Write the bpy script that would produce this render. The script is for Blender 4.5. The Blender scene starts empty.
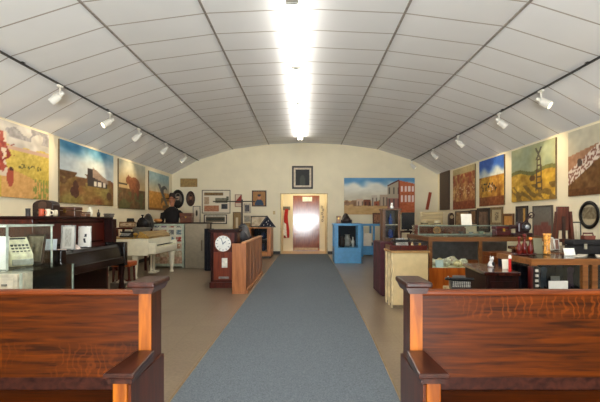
import bpy, bmesh, math, random
from mathutils import Vector, Matrix, noise
R = random.Random(7)
scene = bpy.context.scene
COL = scene.collection
PI = math.pi
F, VX, VY, H = 440.0, 305.0, 219.0, 1.19          # focal in px, vanishing point, eye height
def X(px, d): return (px - VX) / F * d
def Z(py, d): return H + (VY - py) / F * d
HW, WH, D = 4.5, 2.72, 14.9                        # half width, side wall height, back wall
CP = [(0, 3.77), (1.22, 3.715), (2.44, 3.555), (3.63, 3.18), (4.5, 2.70), (5.5, 2.14)]   # flat panels between the bars
def ceil_z(x):
    x = abs(x)
    for (a, za), (b, zb) in zip(CP, CP[1:]):
        if x <= b: return za + (zb - za) * (x - a) / (b - a)

# ---------------------------------------------------------------- materials
def lin(v):
    v = v / 255.0
    return v / 12.92 if v <= 0.04045 else ((v + 0.055) / 1.055) ** 2.4
def c4(c): return (lin(c[0]), lin(c[1]), lin(c[2]), 1)
MC = {}
def base_mat(name):
    m = bpy.data.materials.new(name); m.use_nodes = True
    return m, m.node_tree, m.node_tree.nodes['Principled BSDF']
def plain(col, rough=0.6, metal=0.0, var=0.12, scale=14, spec=0.4):
    key = ('p', col, rough, metal, var, scale)
    if key in MC: return MC[key]
    m, t, b = base_mat('surface_%d' % len(MC))
    tc = t.nodes.new('ShaderNodeTexCoord'); n = t.nodes.new('ShaderNodeTexNoise')
    n.inputs['Scale'].default_value = scale; n.inputs['Detail'].default_value = 4
    r = t.nodes.new('ShaderNodeValToRGB')
    a = c4(tuple(max(0, v * (1 - var)) for v in col)); e = c4(tuple(min(255, v * (1 + var)) for v in col))
    r.color_ramp.elements[0].position = .3; r.color_ramp.elements[1].position = .7
    r.color_ramp.elements[0].color = a; r.color_ramp.elements[1].color = e
    t.links.new(tc.outputs['Object'], n.inputs['Vector']); t.links.new(n.outputs['Fac'], r.inputs['Fac'])
    t.links.new(r.outputs['Color'], b.inputs['Base Color'])
    b.inputs['Roughness'].default_value = rough; b.inputs['Metallic'].default_value = metal
    b.inputs['Specular IOR Level'].default_value = spec
    MC[key] = m; return m
def wood(dark, light, grain='x', rough=0.32, stretch=12, scale=3.0, coat=0.25, flake=False):
    key = ('w', dark, light, grain, rough, stretch, scale, round(coat, 6), flake)
    if key in MC: return MC[key]
    m, t, b = base_mat('wood_%d' % len(MC))
    tc = t.nodes.new('ShaderNodeTexCoord'); mp = t.nodes.new('ShaderNodeMapping')
    s = [stretch] * 3; s['xyz'.index(grain)] = 1.0
    mp.inputs['Scale'].default_value = s
    n = t.nodes.new('ShaderNodeTexNoise'); n.inputs['Scale'].default_value = scale
    n.inputs['Detail'].default_value = 6; n.inputs['Distortion'].default_value = 0.6
    r = t.nodes.new('ShaderNodeValToRGB')
    r.color_ramp.elements[0].position = .33; r.color_ramp.elements[1].position = .68
    r.color_ramp.elements[0].color = c4(dark); r.color_ramp.elements[1].color = c4(light)
    t.links.new(tc.outputs['Object'], mp.inputs['Vector']); t.links.new(mp.outputs['Vector'], n.inputs['Vector'])
    t.links.new(n.outputs['Fac'], r.inputs['Fac'])
    out = r.outputs['Color']
    if flake:   # quarter-sawn ray fleck
        w = t.nodes.new('ShaderNodeTexWave'); w.inputs['Scale'].default_value = 9; w.inputs['Distortion'].default_value = 11
        w.inputs['Detail'].default_value = 2; w.inputs['Detail Scale'].default_value = 1.6
        t.links.new(tc.outputs['Object'], w.inputs['Vector'])
        n2 = t.nodes.new('ShaderNodeTexNoise'); n2.inputs['Scale'].default_value = 2.2
        t.links.new(tc.outputs['Object'], n2.inputs['Vector'])
        r2 = t.nodes.new('ShaderNodeValToRGB'); r2.color_ramp.elements[0].position = .72; r2.color_ramp.elements[1].position = .95
        t.links.new(w.outputs['Fac'], r2.inputs['Fac'])
        r3 = t.nodes.new('ShaderNodeValToRGB'); r3.color_ramp.elements[0].position = .38; r3.color_ramp.elements[1].position = .55
        t.links.new(n2.outputs['Fac'], r3.inputs['Fac'])
        mu = t.nodes.new('ShaderNodeMath'); mu.operation = 'MULTIPLY'
        t.links.new(r2.outputs['Color'], mu.inputs[0]); t.links.new(r3.outputs['Color'], mu.inputs[1])
        m2 = t.nodes.new('ShaderNodeMath'); m2.operation = 'MULTIPLY'; m2.inputs[1].default_value = .55
        t.links.new(mu.outputs[0], m2.inputs[0])
        mx = t.nodes.new('ShaderNodeMixRGB'); mx.inputs['Color2'].default_value = c4(tuple(min(255, v * 1.35 + 8) for v in light))
        t.links.new(m2.outputs[0], mx.inputs['Fac']); t.links.new(out, mx.inputs['Color1']); out = mx.outputs['Color']
    t.links.new(out, b.inputs['Base Color'])
    b.inputs['Roughness'].default_value = rough; b.inputs['Coat Weight'].default_value = coat * .5; b.inputs['Coat Roughness'].default_value = .2; b.inputs['Specular IOR Level'].default_value = .3
    MC[key] = m; return m
def glass():
    if 'glass' in MC: return MC['glass']
    m = bpy.data.materials.new('pane_glass'); m.use_nodes = True; t = m.node_tree
    t.nodes.remove(t.nodes['Principled BSDF'])
    o = t.nodes['Material Output']; tr = t.nodes.new('ShaderNodeBsdfTransparent'); gl = t.nodes.new('ShaderNodeBsdfGlossy')
    tr.inputs['Color'].default_value = (.965, .985, .975, 1); gl.inputs['Roughness'].default_value = .04
    lw = t.nodes.new('ShaderNodeLayerWeight'); lw.inputs['Blend'].default_value = .5          # Schlick reflectance of a thin pane, the same from both faces
    pw = t.nodes.new('ShaderNodeMath'); pw.operation = 'POWER'; pw.inputs[1].default_value = 5
    fr = t.nodes.new('ShaderNodeMath'); fr.operation = 'MULTIPLY_ADD'; fr.inputs[1].default_value = .7; fr.inputs[2].default_value = .018
    t.links.new(lw.outputs['Facing'], pw.inputs[0]); t.links.new(pw.outputs[0], fr.inputs[0])
    mx = t.nodes.new('ShaderNodeMixShader')
    t.links.new(fr.outputs[0], mx.inputs[0]); t.links.new(tr.outputs[0], mx.inputs[1]); t.links.new(gl.outputs[0], mx.inputs[2])
    t.links.new(mx.outputs[0], o.inputs['Surface']); MC['glass'] = m; return m
def emit(col, s):
    key = ('e', col, s)
    if key in MC: return MC[key]
    m, t, b = base_mat('lamp_glow_%d' % len(MC))
    b.inputs['Emission Color'].default_value = (*col, 1); b.inputs['Emission Strength'].default_value = s
    MC[key] = m; return m
def paint_mat(rough=.5):
    key = ('paint', rough)
    if key in MC: return MC[key]
    m, t, b = base_mat('pigment_%d' % len(MC))
    a = t.nodes.new('ShaderNodeAttribute'); a.attribute_name = 'pigment'
    t.links.new(a.outputs['Color'], b.inputs['Base Color']); b.inputs['Roughness'].default_value = rough
    b.inputs['Specular IOR Level'].default_value = .3
    MC[key] = m; return m

# ---------------------------------------------------------------- mesh builder
class MB:
    def __init__(s): s.bm = bmesh.new()
    def box(s, x0, x1, y0, y1, z0, z1, M=None):
        if x0 > x1: x0, x1 = x1, x0
        if y0 > y1: y0, y1 = y1, y0
        if z0 > z1: z0, z1 = z1, z0
        vs = [Vector((x, y, z)) for x in (x0, x1) for y in (y0, y1) for z in (z0, z1)]
        if M: vs = [M @ v for v in vs]
        v = [s.bm.verts.new(p) for p in vs]
        for f in ((0, 1, 3, 2), (4, 6, 7, 5), (0, 4, 5, 1), (2, 3, 7, 6), (0, 2, 6, 4), (1, 5, 7, 3)):
            s.bm.faces.new([v[i] for i in f])
        return s
    def prism(s, poly, a0, a1, axis='y', M=None):          # poly in the plane normal to axis
        def mk(p, a):
            q = {'y': (p[0], a, p[1]), 'x': (a, p[0], p[1]), 'z': (p[0], p[1], a)}[axis]
            q = Vector(q); return M @ q if M else q
        lo = [s.bm.verts.new(mk(p, a0)) for p in poly]; hi = [s.bm.verts.new(mk(p, a1)) for p in poly]
        n = len(poly)
        s.bm.faces.new(lo); s.bm.faces.new(hi[::-1])
        for i in range(n): s.bm.faces.new([lo[i], hi[i], hi[(i + 1) % n], lo[(i + 1) % n]])
        return s
    def loft(s, rings, closed_ends=True):
        rs = [[s.bm.verts.new(p) for p in r] for r in rings]; n = len(rs[0])
        for a, b in zip(rs, rs[1:]):
            for i in range(n): s.bm.faces.new([a[i], a[(i + 1) % n], b[(i + 1) % n], b[i]])
        if closed_ends: s.bm.faces.new(rs[0][::-1]); s.bm.faces.new(rs[-1])
        return s
    def lathe(s, prof, c=(0, 0, 0), n=20, sx=1, sy=1, M=None):
        c = Vector(c); rings = []
        for r, z in prof:
            r = max(r, 1e-4); ring = []
            for i in range(n):
                v = Vector((r * sx * math.cos(2 * PI * i / n), r * sy * math.sin(2 * PI * i / n), z))
                if M: v = M @ v
                ring.append(v + c)
            rings.append(ring)
        return s.loft(rings)
    def tube(s, pts, r, n=8):
        pts = [Vector(p) for p in pts]; rings = []
        for i, p in enumerate(pts):
            d = (pts[min(i + 1, len(pts) - 1)] - pts[max(i - 1, 0)]).normalized()
            u = d.orthogonal().normalized() if abs(d.z) > .9 else d.cross(Vector((0, 0, 1))).normalized()
            v = d.cross(u); rr = r[i] if isinstance(r, (list, tuple)) else r
            rings.append([p + (u * math.cos(2 * PI * k / n) + v * math.sin(2 * PI * k / n)) * rr for k in range(n)])
        return s.loft(rings)
    def ring(s, c, R_, r, axis='y', n=24, m=8, sx=1, sz=1, flat=1):
        c = Vector(c); rings = []
        for i in range(n):
            a = 2 * PI * i / n; ring = []
            for k in range(m):
                b = 2 * PI * k / m; q = R_ + r * math.cos(b); h = r * math.sin(b) * flat
                u, w = (q) * math.cos(a) * sx, (q) * math.sin(a) * sz
                ring.append(c + Vector({'y': (u, h, w), 'x': (h, u, w), 'z': (u, w, h)}[axis]))
            rings.append(ring)
        rings.append(rings[0]); rs = [[s.bm.verts.new(p) for p in r_] for r_ in rings[:-1]]
        for i in range(n):
            a, b = rs[i], rs[(i + 1) % n]
            for k in range(m): s.bm.faces.new([a[k], a[(k + 1) % m], b[(k + 1) % m], b[k]])
        return s
    def ball(s, c, rx, ry=None, rz=None, n=14):
        ry = ry or rx; rz = rz or rx
        prof = [(math.sin(PI * i / 8), -math.cos(PI * i / 8)) for i in range(9)]
        c = Vector(c); rings = []
        for r, z in prof:
            r = max(r, .02)
            rings.append([c + Vector((r * rx * math.cos(2 * PI * i / n), r * ry * math.sin(2 * PI * i / n), z * rz)) for i in range(n)])
        return s.loft(rings)
    def build(s, name, mat, smooth=False):
        me = bpy.data.meshes.new(name)
        bmesh.ops.recalc_face_normals(s.bm, faces=s.bm.faces)
        s.bm.to_mesh(me); s.bm.free()
        me.materials.append(mat)
        if smooth: me.shade_smooth()
        o = bpy.data.objects.new(name, me); COL.objects.link(o); return o

def chain(o):
    M = Matrix.Identity(4)
    while o: M = o.matrix_basis @ M; o = o.parent
    return M
def finish(o, bevel=0, smooth=False):
    if bevel:
        b = o.modifiers.new('edge', 'BEVEL'); b.width = bevel; b.segments = 2; b.limit_method = 'ANGLE'
    return o
def P(name, parent, mb, mat, bevel=0, smooth=False, label=None, local=False):
    o = mb.build(name, mat, smooth)
    if not local: o.data.transform(chain(parent).inverted())
    o.parent = parent
    if label: o['label'] = label
    return finish(o, bevel)
def T(name, label, cat, loc=(0, 0, 0), rz=0, group=None):
    o = bpy.data.objects.new(name, None); COL.objects.link(o)
    o.empty_display_size = .1
    o.location = loc; o.rotation_euler = (0, 0, rz); o['label'] = label; o['category'] = cat
    if group: o['group'] = group
    o.matrix_basis = Matrix.Translation(loc) @ Matrix.Rotation(rz, 4, 'Z')
    return o
def ONE(name, label, cat, mb, mat, group=None, bevel=0, smooth=False):     # a thing that is one mesh, origin at its base
    o = mb.build(name, mat, smooth)
    vs = [v.co for v in o.data.vertices]
    c = Vector(((min(v.x for v in vs) + max(v.x for v in vs)) / 2, (min(v.y for v in vs) + max(v.y for v in vs)) / 2, min(v.z for v in vs)))
    o.data.transform(Matrix.Translation(-c)); o.location = c
    o['label'] = label; o['category'] = cat
    if group: o['group'] = group
    return finish(o, bevel)
def S(name, mb, mat, bevel=0, smooth=False):
    o = mb.build(name, mat, smooth); o['kind'] = 'structure'; return finish(o, bevel)

def paint_grid(w, h, f, nx=40, nz=40, y=0.0, oval=False):
    """a coloured sheet facing -Y, centred at x, base z=0; f(u,v)->sRGB"""
    bm = bmesh.new(); lay = bm.verts.layers.float_color.new('pigment')
    rows = []
    for j in range(nz + 1):
        row = []
        for i in range(nx + 1):
            u, v = i / nx, j / nz; a, b = u * 2 - 1, v * 2 - 1
            if oval: a, b = a * math.sqrt(1 - b * b / 2), b * math.sqrt(1 - a * a / 2)
            vt = bm.verts.new(((a) * w / 2, y, (b + 1) * h / 2))
            vt[lay] = c4(tuple(min(255, max(0, q)) for q in f((a + 1) / 2, (b + 1) / 2))); row.append(vt)
        rows.append(row)
    for j in range(nz):
        for i in range(nx): bm.faces.new([rows[j][i], rows[j][i + 1], rows[j + 1][i + 1], rows[j + 1][i]])
    me = bpy.data.meshes.new('sheet'); bm.to_mesh(me); bm.free()
    return me
def SHEET(name, parent, w, h, f, nx=40, nz=40, y=0.0, x=0.0, z=0.0, oval=False, M=None, rough=.5, label=None):
    me = paint_grid(w, h, f, nx, nz, y, oval); me.transform(Matrix.Translation((x, 0, z)))
    if M: me.transform(M)
    me.materials.append(paint_mat(rough)); o = bpy.data.objects.new(name, me); COL.objects.link(o); o.parent = parent
    if label: o['label'] = label
    return o

# paint helpers
def N(u, v, s=6, seed=0): return noise.noise(Vector((u * s + seed * 13.1, v * s + seed * 7.7, seed)))
def mixc(a, b, t):
    t = min(1, max(0, t)); return tuple(a[i] + (b[i] - a[i]) * t for i in range(3))
def step(e0, e1, x):
    t = min(1, max(0, (x - e0) / (e1 - e0))); return t * t * (3 - 2 * t)
def jit(c, u, v, amt=14, s=16, seed=3):
    k = N(u, v, s, seed) * amt * 1.4 + N(u, v, s * 2.3, seed + 1) * amt
    return tuple(q + k for q in c)
def blob(u, v, cu, cv, ru, rv): return ((u - cu) / ru) ** 2 + ((v - cv) / rv) ** 2 < 1

# ---------------------------------------------------------------- the hall
cream = plain((236, 225, 196), .75, var=.015, scale=3)
wall_cream = cream
def floor_mat():
    m, t, b = base_mat('speckled_vinyl')
    tc = t.nodes.new('ShaderNodeTexCoord')
    n = t.nodes.new('ShaderNodeTexNoise'); n.inputs['Scale'].default_value = 38; n.inputs['Detail'].default_value = 5
    br = t.nodes.new('ShaderNodeTexBrick'); br.offset = 0; br.inputs['Scale'].default_value = 1
    br.inputs['Brick Width'].default_value = .305; br.inputs['Row Height'].default_value = .305
    br.inputs['Mortar Size'].default_value = .002; br.inputs['Color1'].default_value = c4((136, 118, 97)); br.inputs['Color2'].default_value = c4((128, 110, 91))
    br.inputs['Mortar'].default_value = c4((112, 94, 72))
    r = t.nodes.new('ShaderNodeValToRGB'); r.color_ramp.elements[0].position = .35; r.color_ramp.elements[1].position = .7
    r.color_ramp.elements[0].color = (.72, .72, .72, 1); r.color_ramp.elements[1].color = (1, 1, 1, 1)
    mx = t.nodes.new('ShaderNodeMixRGB'); mx.blend_type = 'MULTIPLY'; mx.inputs['Fac'].default_value = 1
    for n_ in (n, br): t.links.new(tc.outputs['Object'], n_.inputs['Vector'])
    t.links.new(n.outputs['Fac'], r.inputs['Fac']); t.links.new(br.outputs['Color'], mx.inputs['Color1']); t.links.new(r.outputs['Color'], mx.inputs['Color2'])
    t.links.new(mx.outputs['Color'], b.inputs['Base Color']); b.inputs['Roughness'].default_value = .28
    return m
def ceiling_mat():
    m, t, b = base_mat('ceiling_panels')
    tc = t.nodes.new('ShaderNodeTexCoord'); sp = t.nodes.new('ShaderNodeSeparateXYZ'); t.links.new(tc.outputs['Object'], sp.inputs[0])
    md = t.nodes.new('ShaderNodeMath'); md.operation = 'PINGPONG'; md.inputs[1].default_value = .3; t.links.new(sp.outputs['Y'], md.inputs[0])
    lt = t.nodes.new('ShaderNodeMath'); lt.operation = 'LESS_THAN'; lt.inputs[1].default_value = .011; t.links.new(md.outputs[0], lt.inputs[0])
    n = t.nodes.new('ShaderNodeTexNoise'); n.inputs['Scale'].default_value = 2.0; t.links.new(tc.outputs['Object'], n.inputs['Vector'])
    r = t.nodes.new('ShaderNodeValToRGB'); r.color_ramp.elements[0].color = c4((236, 236, 237)); r.color_ramp.elements[1].color = c4((244, 244, 245))
    t.links.new(n.outputs['Fac'], r.inputs['Fac'])
    mx = t.nodes.new('ShaderNodeMixRGB'); mx.inputs['Color2'].default_value = c4((176, 166, 158))
    t.links.new(lt.outputs[0], mx.inputs['Fac']); t.links.new(r.outputs['Color'], mx.inputs['Color1']); t.links.new(mx.outputs['Color'], b.inputs['Base Color'])
    b.inputs['Roughness'].default_value = .7; b.inputs['Specular IOR Level'].default_value = .15
    return m
YR = -3.0
S('floor', MB().box(-HW - .15, HW + .15, YR - .15, D + .15, -.1, 0), floor_mat())
prof = [-4.65, -4.5, -3.63, -2.44, -1.22, 0, 1.22, 2.44, 3.63, 4.5, 4.65]
poly = [(x, ceil_z(x)) for x in prof] + [(x, ceil_z(x) + .06) for x in reversed(prof)]
mbc = MB()
for a, b in zip(prof, prof[1:]):
    q = [(a, ceil_z(a)), (b, ceil_z(b)), (b, ceil_z(b) + .06), (a, ceil_z(a) + .06)]
    mbc.prism(q, YR - .15, D + .15)
bmesh.ops.remove_doubles(mbc.bm, verts=mbc.bm.verts, dist=1e-4)
S('ceiling', mbc, ceiling_mat(), smooth=False)
S('wall_left', MB().box(-HW - .15, -HW, YR, D, 0, 2.72), wall_cream)
S('wall_right', MB().box(HW, HW + .15, YR, D, 0, 2.72), wall_cream)
OX0, OX1, OZ = X(281, D), X(327, D), Z(194, D)
arch = [(x, ceil_z(x)) for x in prof if -HW <= x <= HW]
def arched_wall(x0, x1, z0): return [(x0, z0), (x1, z0)] + [(x1, ceil_z(x1))] + [(x, ceil_z(x)) for x in reversed(prof) if x0 < x < x1] + [(x0, ceil_z(x0))]
wb = MB()
wb.prism(arched_wall(-HW, OX0, 0), D, D + .15); wb.prism(arched_wall(OX1, HW, 0), D, D + .15); wb.prism(arched_wall(OX0, OX1, OZ), D, D + .15)
bmesh.ops.remove_doubles(wb.bm, verts=wb.bm.verts, dist=1e-4)
S('wall_back', wb, wall_cream)
wr = MB()
wr.prism(arched_wall(-HW, -1.3, 0), YR - .15, YR); wr.prism(arched_wall(1.3, HW, 0), YR - .15, YR); wr.prism(arched_wall(-1.3, 1.3, 2.3), YR - .15, YR)
wr.box(-1.3, 1.3, YR - .15, YR, 0, .25)
S('wall_rear', wr, wall_cream)
win = MB()  # unseen window, added so fill light can enter from behind the camera
for a in (-1.3, -.03, 1.24): win.box(a, a + .06, YR - .12, YR - .04, .25, 2.3)
for a in (.25, 2.24): win.box(-1.3, 1.3, YR - .12, YR - .04, a, a + .06)
wo = S('added_window_1', win, plain((70, 60, 52), .4))
P('added_window_pane', wo, MB().box(-1.24, 1.24, YR - .085, YR - .08, .31, 2.24), glass())
black_base = plain((30, 27, 25), .5)
S('baseboard_left', MB().box(-HW, -HW + .015, YR, D, 0, .09), black_base)
S('baseboard_right', MB().box(HW - .015, HW, YR, D, 0, .09), black_base)
bb = MB(); bb.box(-HW, OX0, D - .015, D, 0, .1); S('baseboard_back', bb, black_base)
bb = MB(); bb.box(OX1, HW, D - .015, D, 0, .1); S('baseboard_back_right', bb, black_base)
# ceiling bars
bar = plain((150, 142, 134), .5)
for i, xx in enumerate((-2.44, -1.22, 1.22, 2.44)):
    zz = ceil_z(xx); S('trim_%d' % (i + 1), MB().box(xx - .014, xx + .014, YR, D, zz - .012, zz + .01), bar)
# entry recess
DE = 16.4
S('wall_entry_left', MB().box(OX0 - .1, OX0, D + .15, DE, 0, 2.4), wall_cream)
S('wall_entry_right', MB().box(OX1, OX1 + .1, D + .15, DE, 0, 2.4), wall_cream)
dx0, dx1, dz = X(293, DE), X(319.5, DE), Z(195.5, DE)
we = MB(); we.box(OX0 - .1, dx0, DE, DE + .12, 0, 2.4); we.box(dx1, OX1 + .1, DE, DE + .12, 0, 2.4); we.box(dx0, dx1, DE, DE + .12, dz, 2.4)
S('wall_entry_back', we, wall_cream)
S('ceiling_entry', MB().box(OX0 - .1, OX1 + .1, D + .15, DE + .12, 2.4, 2.46), wall_cream)
S('floor_entry', MB().box(OX0 - .1, OX1 + .1, D + .15, DE + .5, -.1, 0.0), plain((190, 150, 104), .3))
tr = MB(); t_ = .025
for a in (OX0 - t_, OX1): tr.box(a, a + t_, D - .02, D, 0, OZ + t_)
tr.box(OX0 - t_, OX1 + t_, D - .02, D, OZ, OZ + t_)
S('trim_5', tr, plain((196, 176, 136), .5))
dwm = wood((112, 52, 22), (152, 82, 40), 'z', .12, 10, 4, 0)
dwm.node_tree.nodes['Principled BSDF'].inputs['Specular IOR Level'].default_value = .5
dr = S('door_1', MB().box(dx0, dx1, DE + .03, DE + .075, 0.01, dz), dwm)
P('door_handle', dr, MB().lathe([(.012, 0), (.012, .03), (.03, .04), (.032, .06), (.02, .075)], (dx0 + .09, DE + .03, .98), 14, M=Matrix.Rotation(PI / 2, 4, 'X')), plain((180, 160, 110), .3, 1))
P('door_glint', dr, MB().box(X(303, DE) - .02, X(303, DE) + .34, DE + .022, DE + .03, dz - .22, dz - .05), plain((235, 230, 215), .4))  # pale patch painting a light glint near the door top
P('kick_plate', dr, MB().box(dx0 + .05, dx1 - .05, DE + .025, DE + .03, .03, .12), plain((120, 90, 60), .3, .6))

# carpet runner
mbx = MB(); top = [(-.885, 2.25), (.61, 2.25), (.68, 4.4), (.765, 10.0), (.77, D - .05), (-.86, D - .05)]
mbx.prism(top, .0, .012, 'z')
def carpet():
    m, t, b = base_mat('carpet_pile'); tc = t.nodes.new('ShaderNodeTexCoord')
    n = t.nodes.new('ShaderNodeTexNoise'); n.inputs['Scale'].default_value = 130; n.inputs['Detail'].default_value = 3
    r = t.nodes.new('ShaderNodeValToRGB'); r.color_ramp.elements[0].position = .3; r.color_ramp.elements[1].position = .7
    r.color_ramp.elements[0].color = c4((76, 82, 88)); r.color_ramp.elements[1].color = c4((112, 119, 125))
    t.links.new(tc.outputs['Object'], n.inputs['Vector']); t.links.new(n.outputs['Fac'], r.inputs['Fac']); t.links.new(r.outputs['Color'], b.inputs['Base Color'])
    b.inputs['Roughness'].default_value = .95; b.inputs['Specular IOR Level'].default_value = .1
    return m
ru = T('carpet_runner', 'long blue-grey carpet runner down the aisle to the doorway', 'carpet', (0, 6, 0))
P('pile', ru, mbx, carpet())
eb = MB()
def strip(p, q, w=.025):
    a, b = Vector((*p, 0)), Vector((*q, 0)); n = (b - a).normalized().cross(Vector((0, 0, 1))) * w
    eb.prism([(a.x, a.y), (b.x, b.y), ((b + n).x, (b + n).y), ((a + n).x, (a + n).y)], .0, .014, 'z')
for p, q in zip(top[1:4], top[2:5]): strip(p, q, -.014)
strip(top[5], top[0], -.014)
P('edge_strip', ru, eb, plain((128, 106, 74), .5), label='tan metal edge strip')

# ---------------------------------------------------------------- lights of the hall
tubeglow = emit((1.0, .955, .86), 24.0)
housing = plain((225, 222, 214), .4)
LX = -.15
names = ['touching the back wall end', 'second from the back wall', 'third from the back wall', 'fourth from the back wall', 'fifth from the back wall, by the top edge', 'sixth from the back wall, over the pews, added out of view for light', 'seventh from the back wall, towards the rear wall, added out of view for light']
for i in range(7):  # last two strips are added out of frame to light ceiling and pews
    y1 = 13.8 - 2.2 * i; y0 = y1 - 2.16; zc = ceil_z(LX)
    t = T('fluorescent_light', 'bright two-tube fluorescent strip on the vault, ' + names[i], 'ceiling light', (LX, (y0 + y1) / 2, zc), 0, 'fluorescent strips along the ridge')
    P('housing', t, MB().prism([(LX - .065, zc - .001), (LX + .065, zc - .001), (LX + .02, zc - .055), (LX - .02, zc - .055)], y0, y1), housing)
    for sx in (-.05, .05):
        P('tube', t, MB().tube([(LX + sx, y0 + .05, zc - .075), (LX + sx, y1 - .05, zc - .075)], .018, 10), tubeglow)
    for y in (y0 + .02, y1 - .02):
        P('socket', t, MB().box(LX - .075, LX + .075, y - .02, y + .02, zc - .1, zc - .002), plain((190, 186, 178), .4), .004)

TRX, TRZ = 3.6, 3.155
blackm = plain((28, 25, 24), .45)
whitem = plain((226, 222, 212), .4, var=.03)
lens = emit((1.0, .82, .5), 4.0)
for sx, lab in ((-1, 'black lighting rail above the ranch house painting wall'), (1, 'black lighting rail above the windmill painting wall')):
    t = T('track_rail', lab, 'lighting rail', (sx * TRX, 8, TRZ))
    zt = ceil_z(TRX)
    P('rail', t, MB().box(sx * TRX - .012, sx * TRX + .012, 2.0, D - .02, TRZ, TRZ + .022), blackm)
    for y in (3.2, 5.6, 8.0, 10.4, 12.8): P('bracket', t, MB().box(sx * TRX - .03, sx * TRX + .03, y - .03, y + .03, TRZ + .025, ceil_z(TRX + .03)+.004), blackm)
def spot(sx, px, label, aim_z=2.1, e=26):
    d = F * TRX / abs(px - VX); x = sx * TRX
    t = T('track_spotlight', label, 'spotlight', (x, d, TRZ - .02), 0, 'track spotlights')
    P('mount', t, MB().box(x - .02, x + .02, d - .06, d + .06, TRZ - .035, TRZ), whitem, .004)
    tip = Vector((x + sx * .03, d - .04, TRZ - .2)); aim = Vector((sx * HW, d - (.9 if px in (110, 541) else .3), aim_z)); dv = (aim - tip).normalized()
    P('arm', t, MB().tube([(x, d, TRZ - .03), (x, d, TRZ - .1), tuple(tip)], .014, 8), whitem, smooth=True)
    M = dv.to_track_quat('Z', 'Y').to_matrix().to_4x4()
    head = P('lamp_head', t, MB().lathe([(.001, -.13), (.028, -.13), (.03, -.07), (.055, -.05), (.06, 0), (.062, .1), (.055, .1), (.05, .085), (.001, .085)], tip, 18, M=M), whitem, smooth=False)
    P('lens', head, MB().lathe([(.001, .088), (.05, .088), (.05, .092), (.001, .092)], tip, 18, M=M), lens)
    L = bpy.data.lights.new('spot_beam', 'SPOT'); L.energy = e; L.color = (1, .76, .44); L.spot_size = math.radians(78); L.spot_blend = .8; L.shadow_soft_size = .05
    lo = bpy.data.objects.new('spot_beam', L); COL.objects.link(lo); lo.parent = t
    lo.matrix_basis = chain(t).inverted() @ (Matrix.Translation(tip + dv * .12) @ (-dv).to_track_quat('Z', 'Y').to_matrix().to_4x4())
for px, l in ((60, 'white track spotlight between the red rider painting and the ranch house painting'), (110, 'white track spotlight above the ranch house painting'), (139, 'white track spotlight above the reddish bison painting'),
              (166, 'white track spotlight above the grey pump and wheat painting'), (185, 'white track spotlight on the ranch house rail, closest to the back wall')): spot(-1, px, l, 2.1, 8 if px > 180 else 20 if px < 100 else 42)
for px, l in ((541, 'white track spotlight with glowing lens above the windmill painting'), (499, 'white track spotlight above the blue sky and golden field painting'), (458, 'white track spotlight above the rust-coloured crowd painting'),
              (433, 'white track spotlight above the dark brown wall panel'), (412, 'white track spotlight on the windmill painting rail, closest to the back wall')): spot(1, px, l, 2.1, 6 if px < 440 else 42)

# ---------------------------------------------------------------- pictures
def wallspec(wall, a0, a1, zb):
    if wall == 'back': return (((a0 + a1) / 2, D, zb), 0)
    if wall == 'left': return ((-HW, (a0 + a1) / 2, zb), PI / 2)
    return ((HW, (a0 + a1) / 2, zb), -PI / 2)
def canvas(label, wall, a0, a1, z0, z1, f, nx=60, nz=60, cat='painting', name='canvas_picture', edge=(120, 100, 70)):
    loc, rz = wallspec(wall, a0, a1, z0); w, h = abs(a1 - a0), z1 - z0
    t = T(name, label, cat, loc, rz)
    P('stretcher', t, MB().box(-w / 2, w / 2, -.03, 0, 0, h), plain(edge, .7), local=True)
    SHEET('canvas', t, w, h, f, nx, nz, -.032)
    return t
def framed(label, wall, a0, a1, z0, z1, f, fcol=(45, 30, 22), fw=.04, mount=None, mcol=(225, 215, 195), n=18, name='framed_picture', cat='picture', dep=.035):
    loc, rz = wallspec(wall, a0, a1, z0); w, h = abs(a1 - a0), z1 - z0
    t = T(name, label, cat, loc, rz); frame_parts(t, w, h, f, fcol, fw, mount, mcol, n, dep); return t
def frame_parts(t, w, h, f, fcol, fw, mount=None, mcol=(225, 215, 195), n=18, dep=.035, M=None):
    fr = MB()
    fr.box(-w / 2, -w / 2 + fw, -dep, 0, 0, h, M); fr.box(w / 2 - fw, w / 2, -dep, 0, 0, h, M)
    fr.box(-w / 2 + fw, w / 2 - fw, -dep, 0, 0, fw, M); fr.box(-w / 2 + fw, w / 2 - fw, -dep, 0, h - fw, h, M)
    P('frame', t, fr, wood(tuple(int(v * .7) for v in fcol), tuple(min(255, int(v * 1.2)) for v in fcol), 'z', .35), local=True, bevel=.004)
    P('backing', t, MB().box(-w / 2 + fw, w / 2 - fw, -.012, 0, fw, h - fw, M), plain(mcol, .7), local=True)
    mt = mount or 0
    SHEET('print', t, w - 2 * (fw + mt) - .002, h - 2 * (fw + mt) - .002, f, n, n, -.016, 0, fw + mt + .001, M=M)
def oval(label, wall, a0, a1, z0, z1, f, fcol=(25, 20, 17), fw=.05):
    loc, rz = wallspec(wall, a0, a1, z0); w, h = abs(a1 - a0), z1 - z0
    t = T('oval_portrait', label, 'picture', loc, rz)
    k = h / w; P('frame', t, MB().ring((0, -.022, h / 2), w / 2 - fw / 2, fw / 2 * .85, 'y', 32, 8, 1, (h - fw) / (w - fw), .4), wood(tuple(int(v * .7) for v in fcol), fcol, 'z', .3), local=True, smooth=True)
    SHEET('portrait', t, w - fw, h - fw, f, 20, 20, -.012, 0, fw / 2, oval=True)
    return t
dL = lambda px: F * HW / (VX - px)
dR = lambda px: F * HW / (px - VX)

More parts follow.
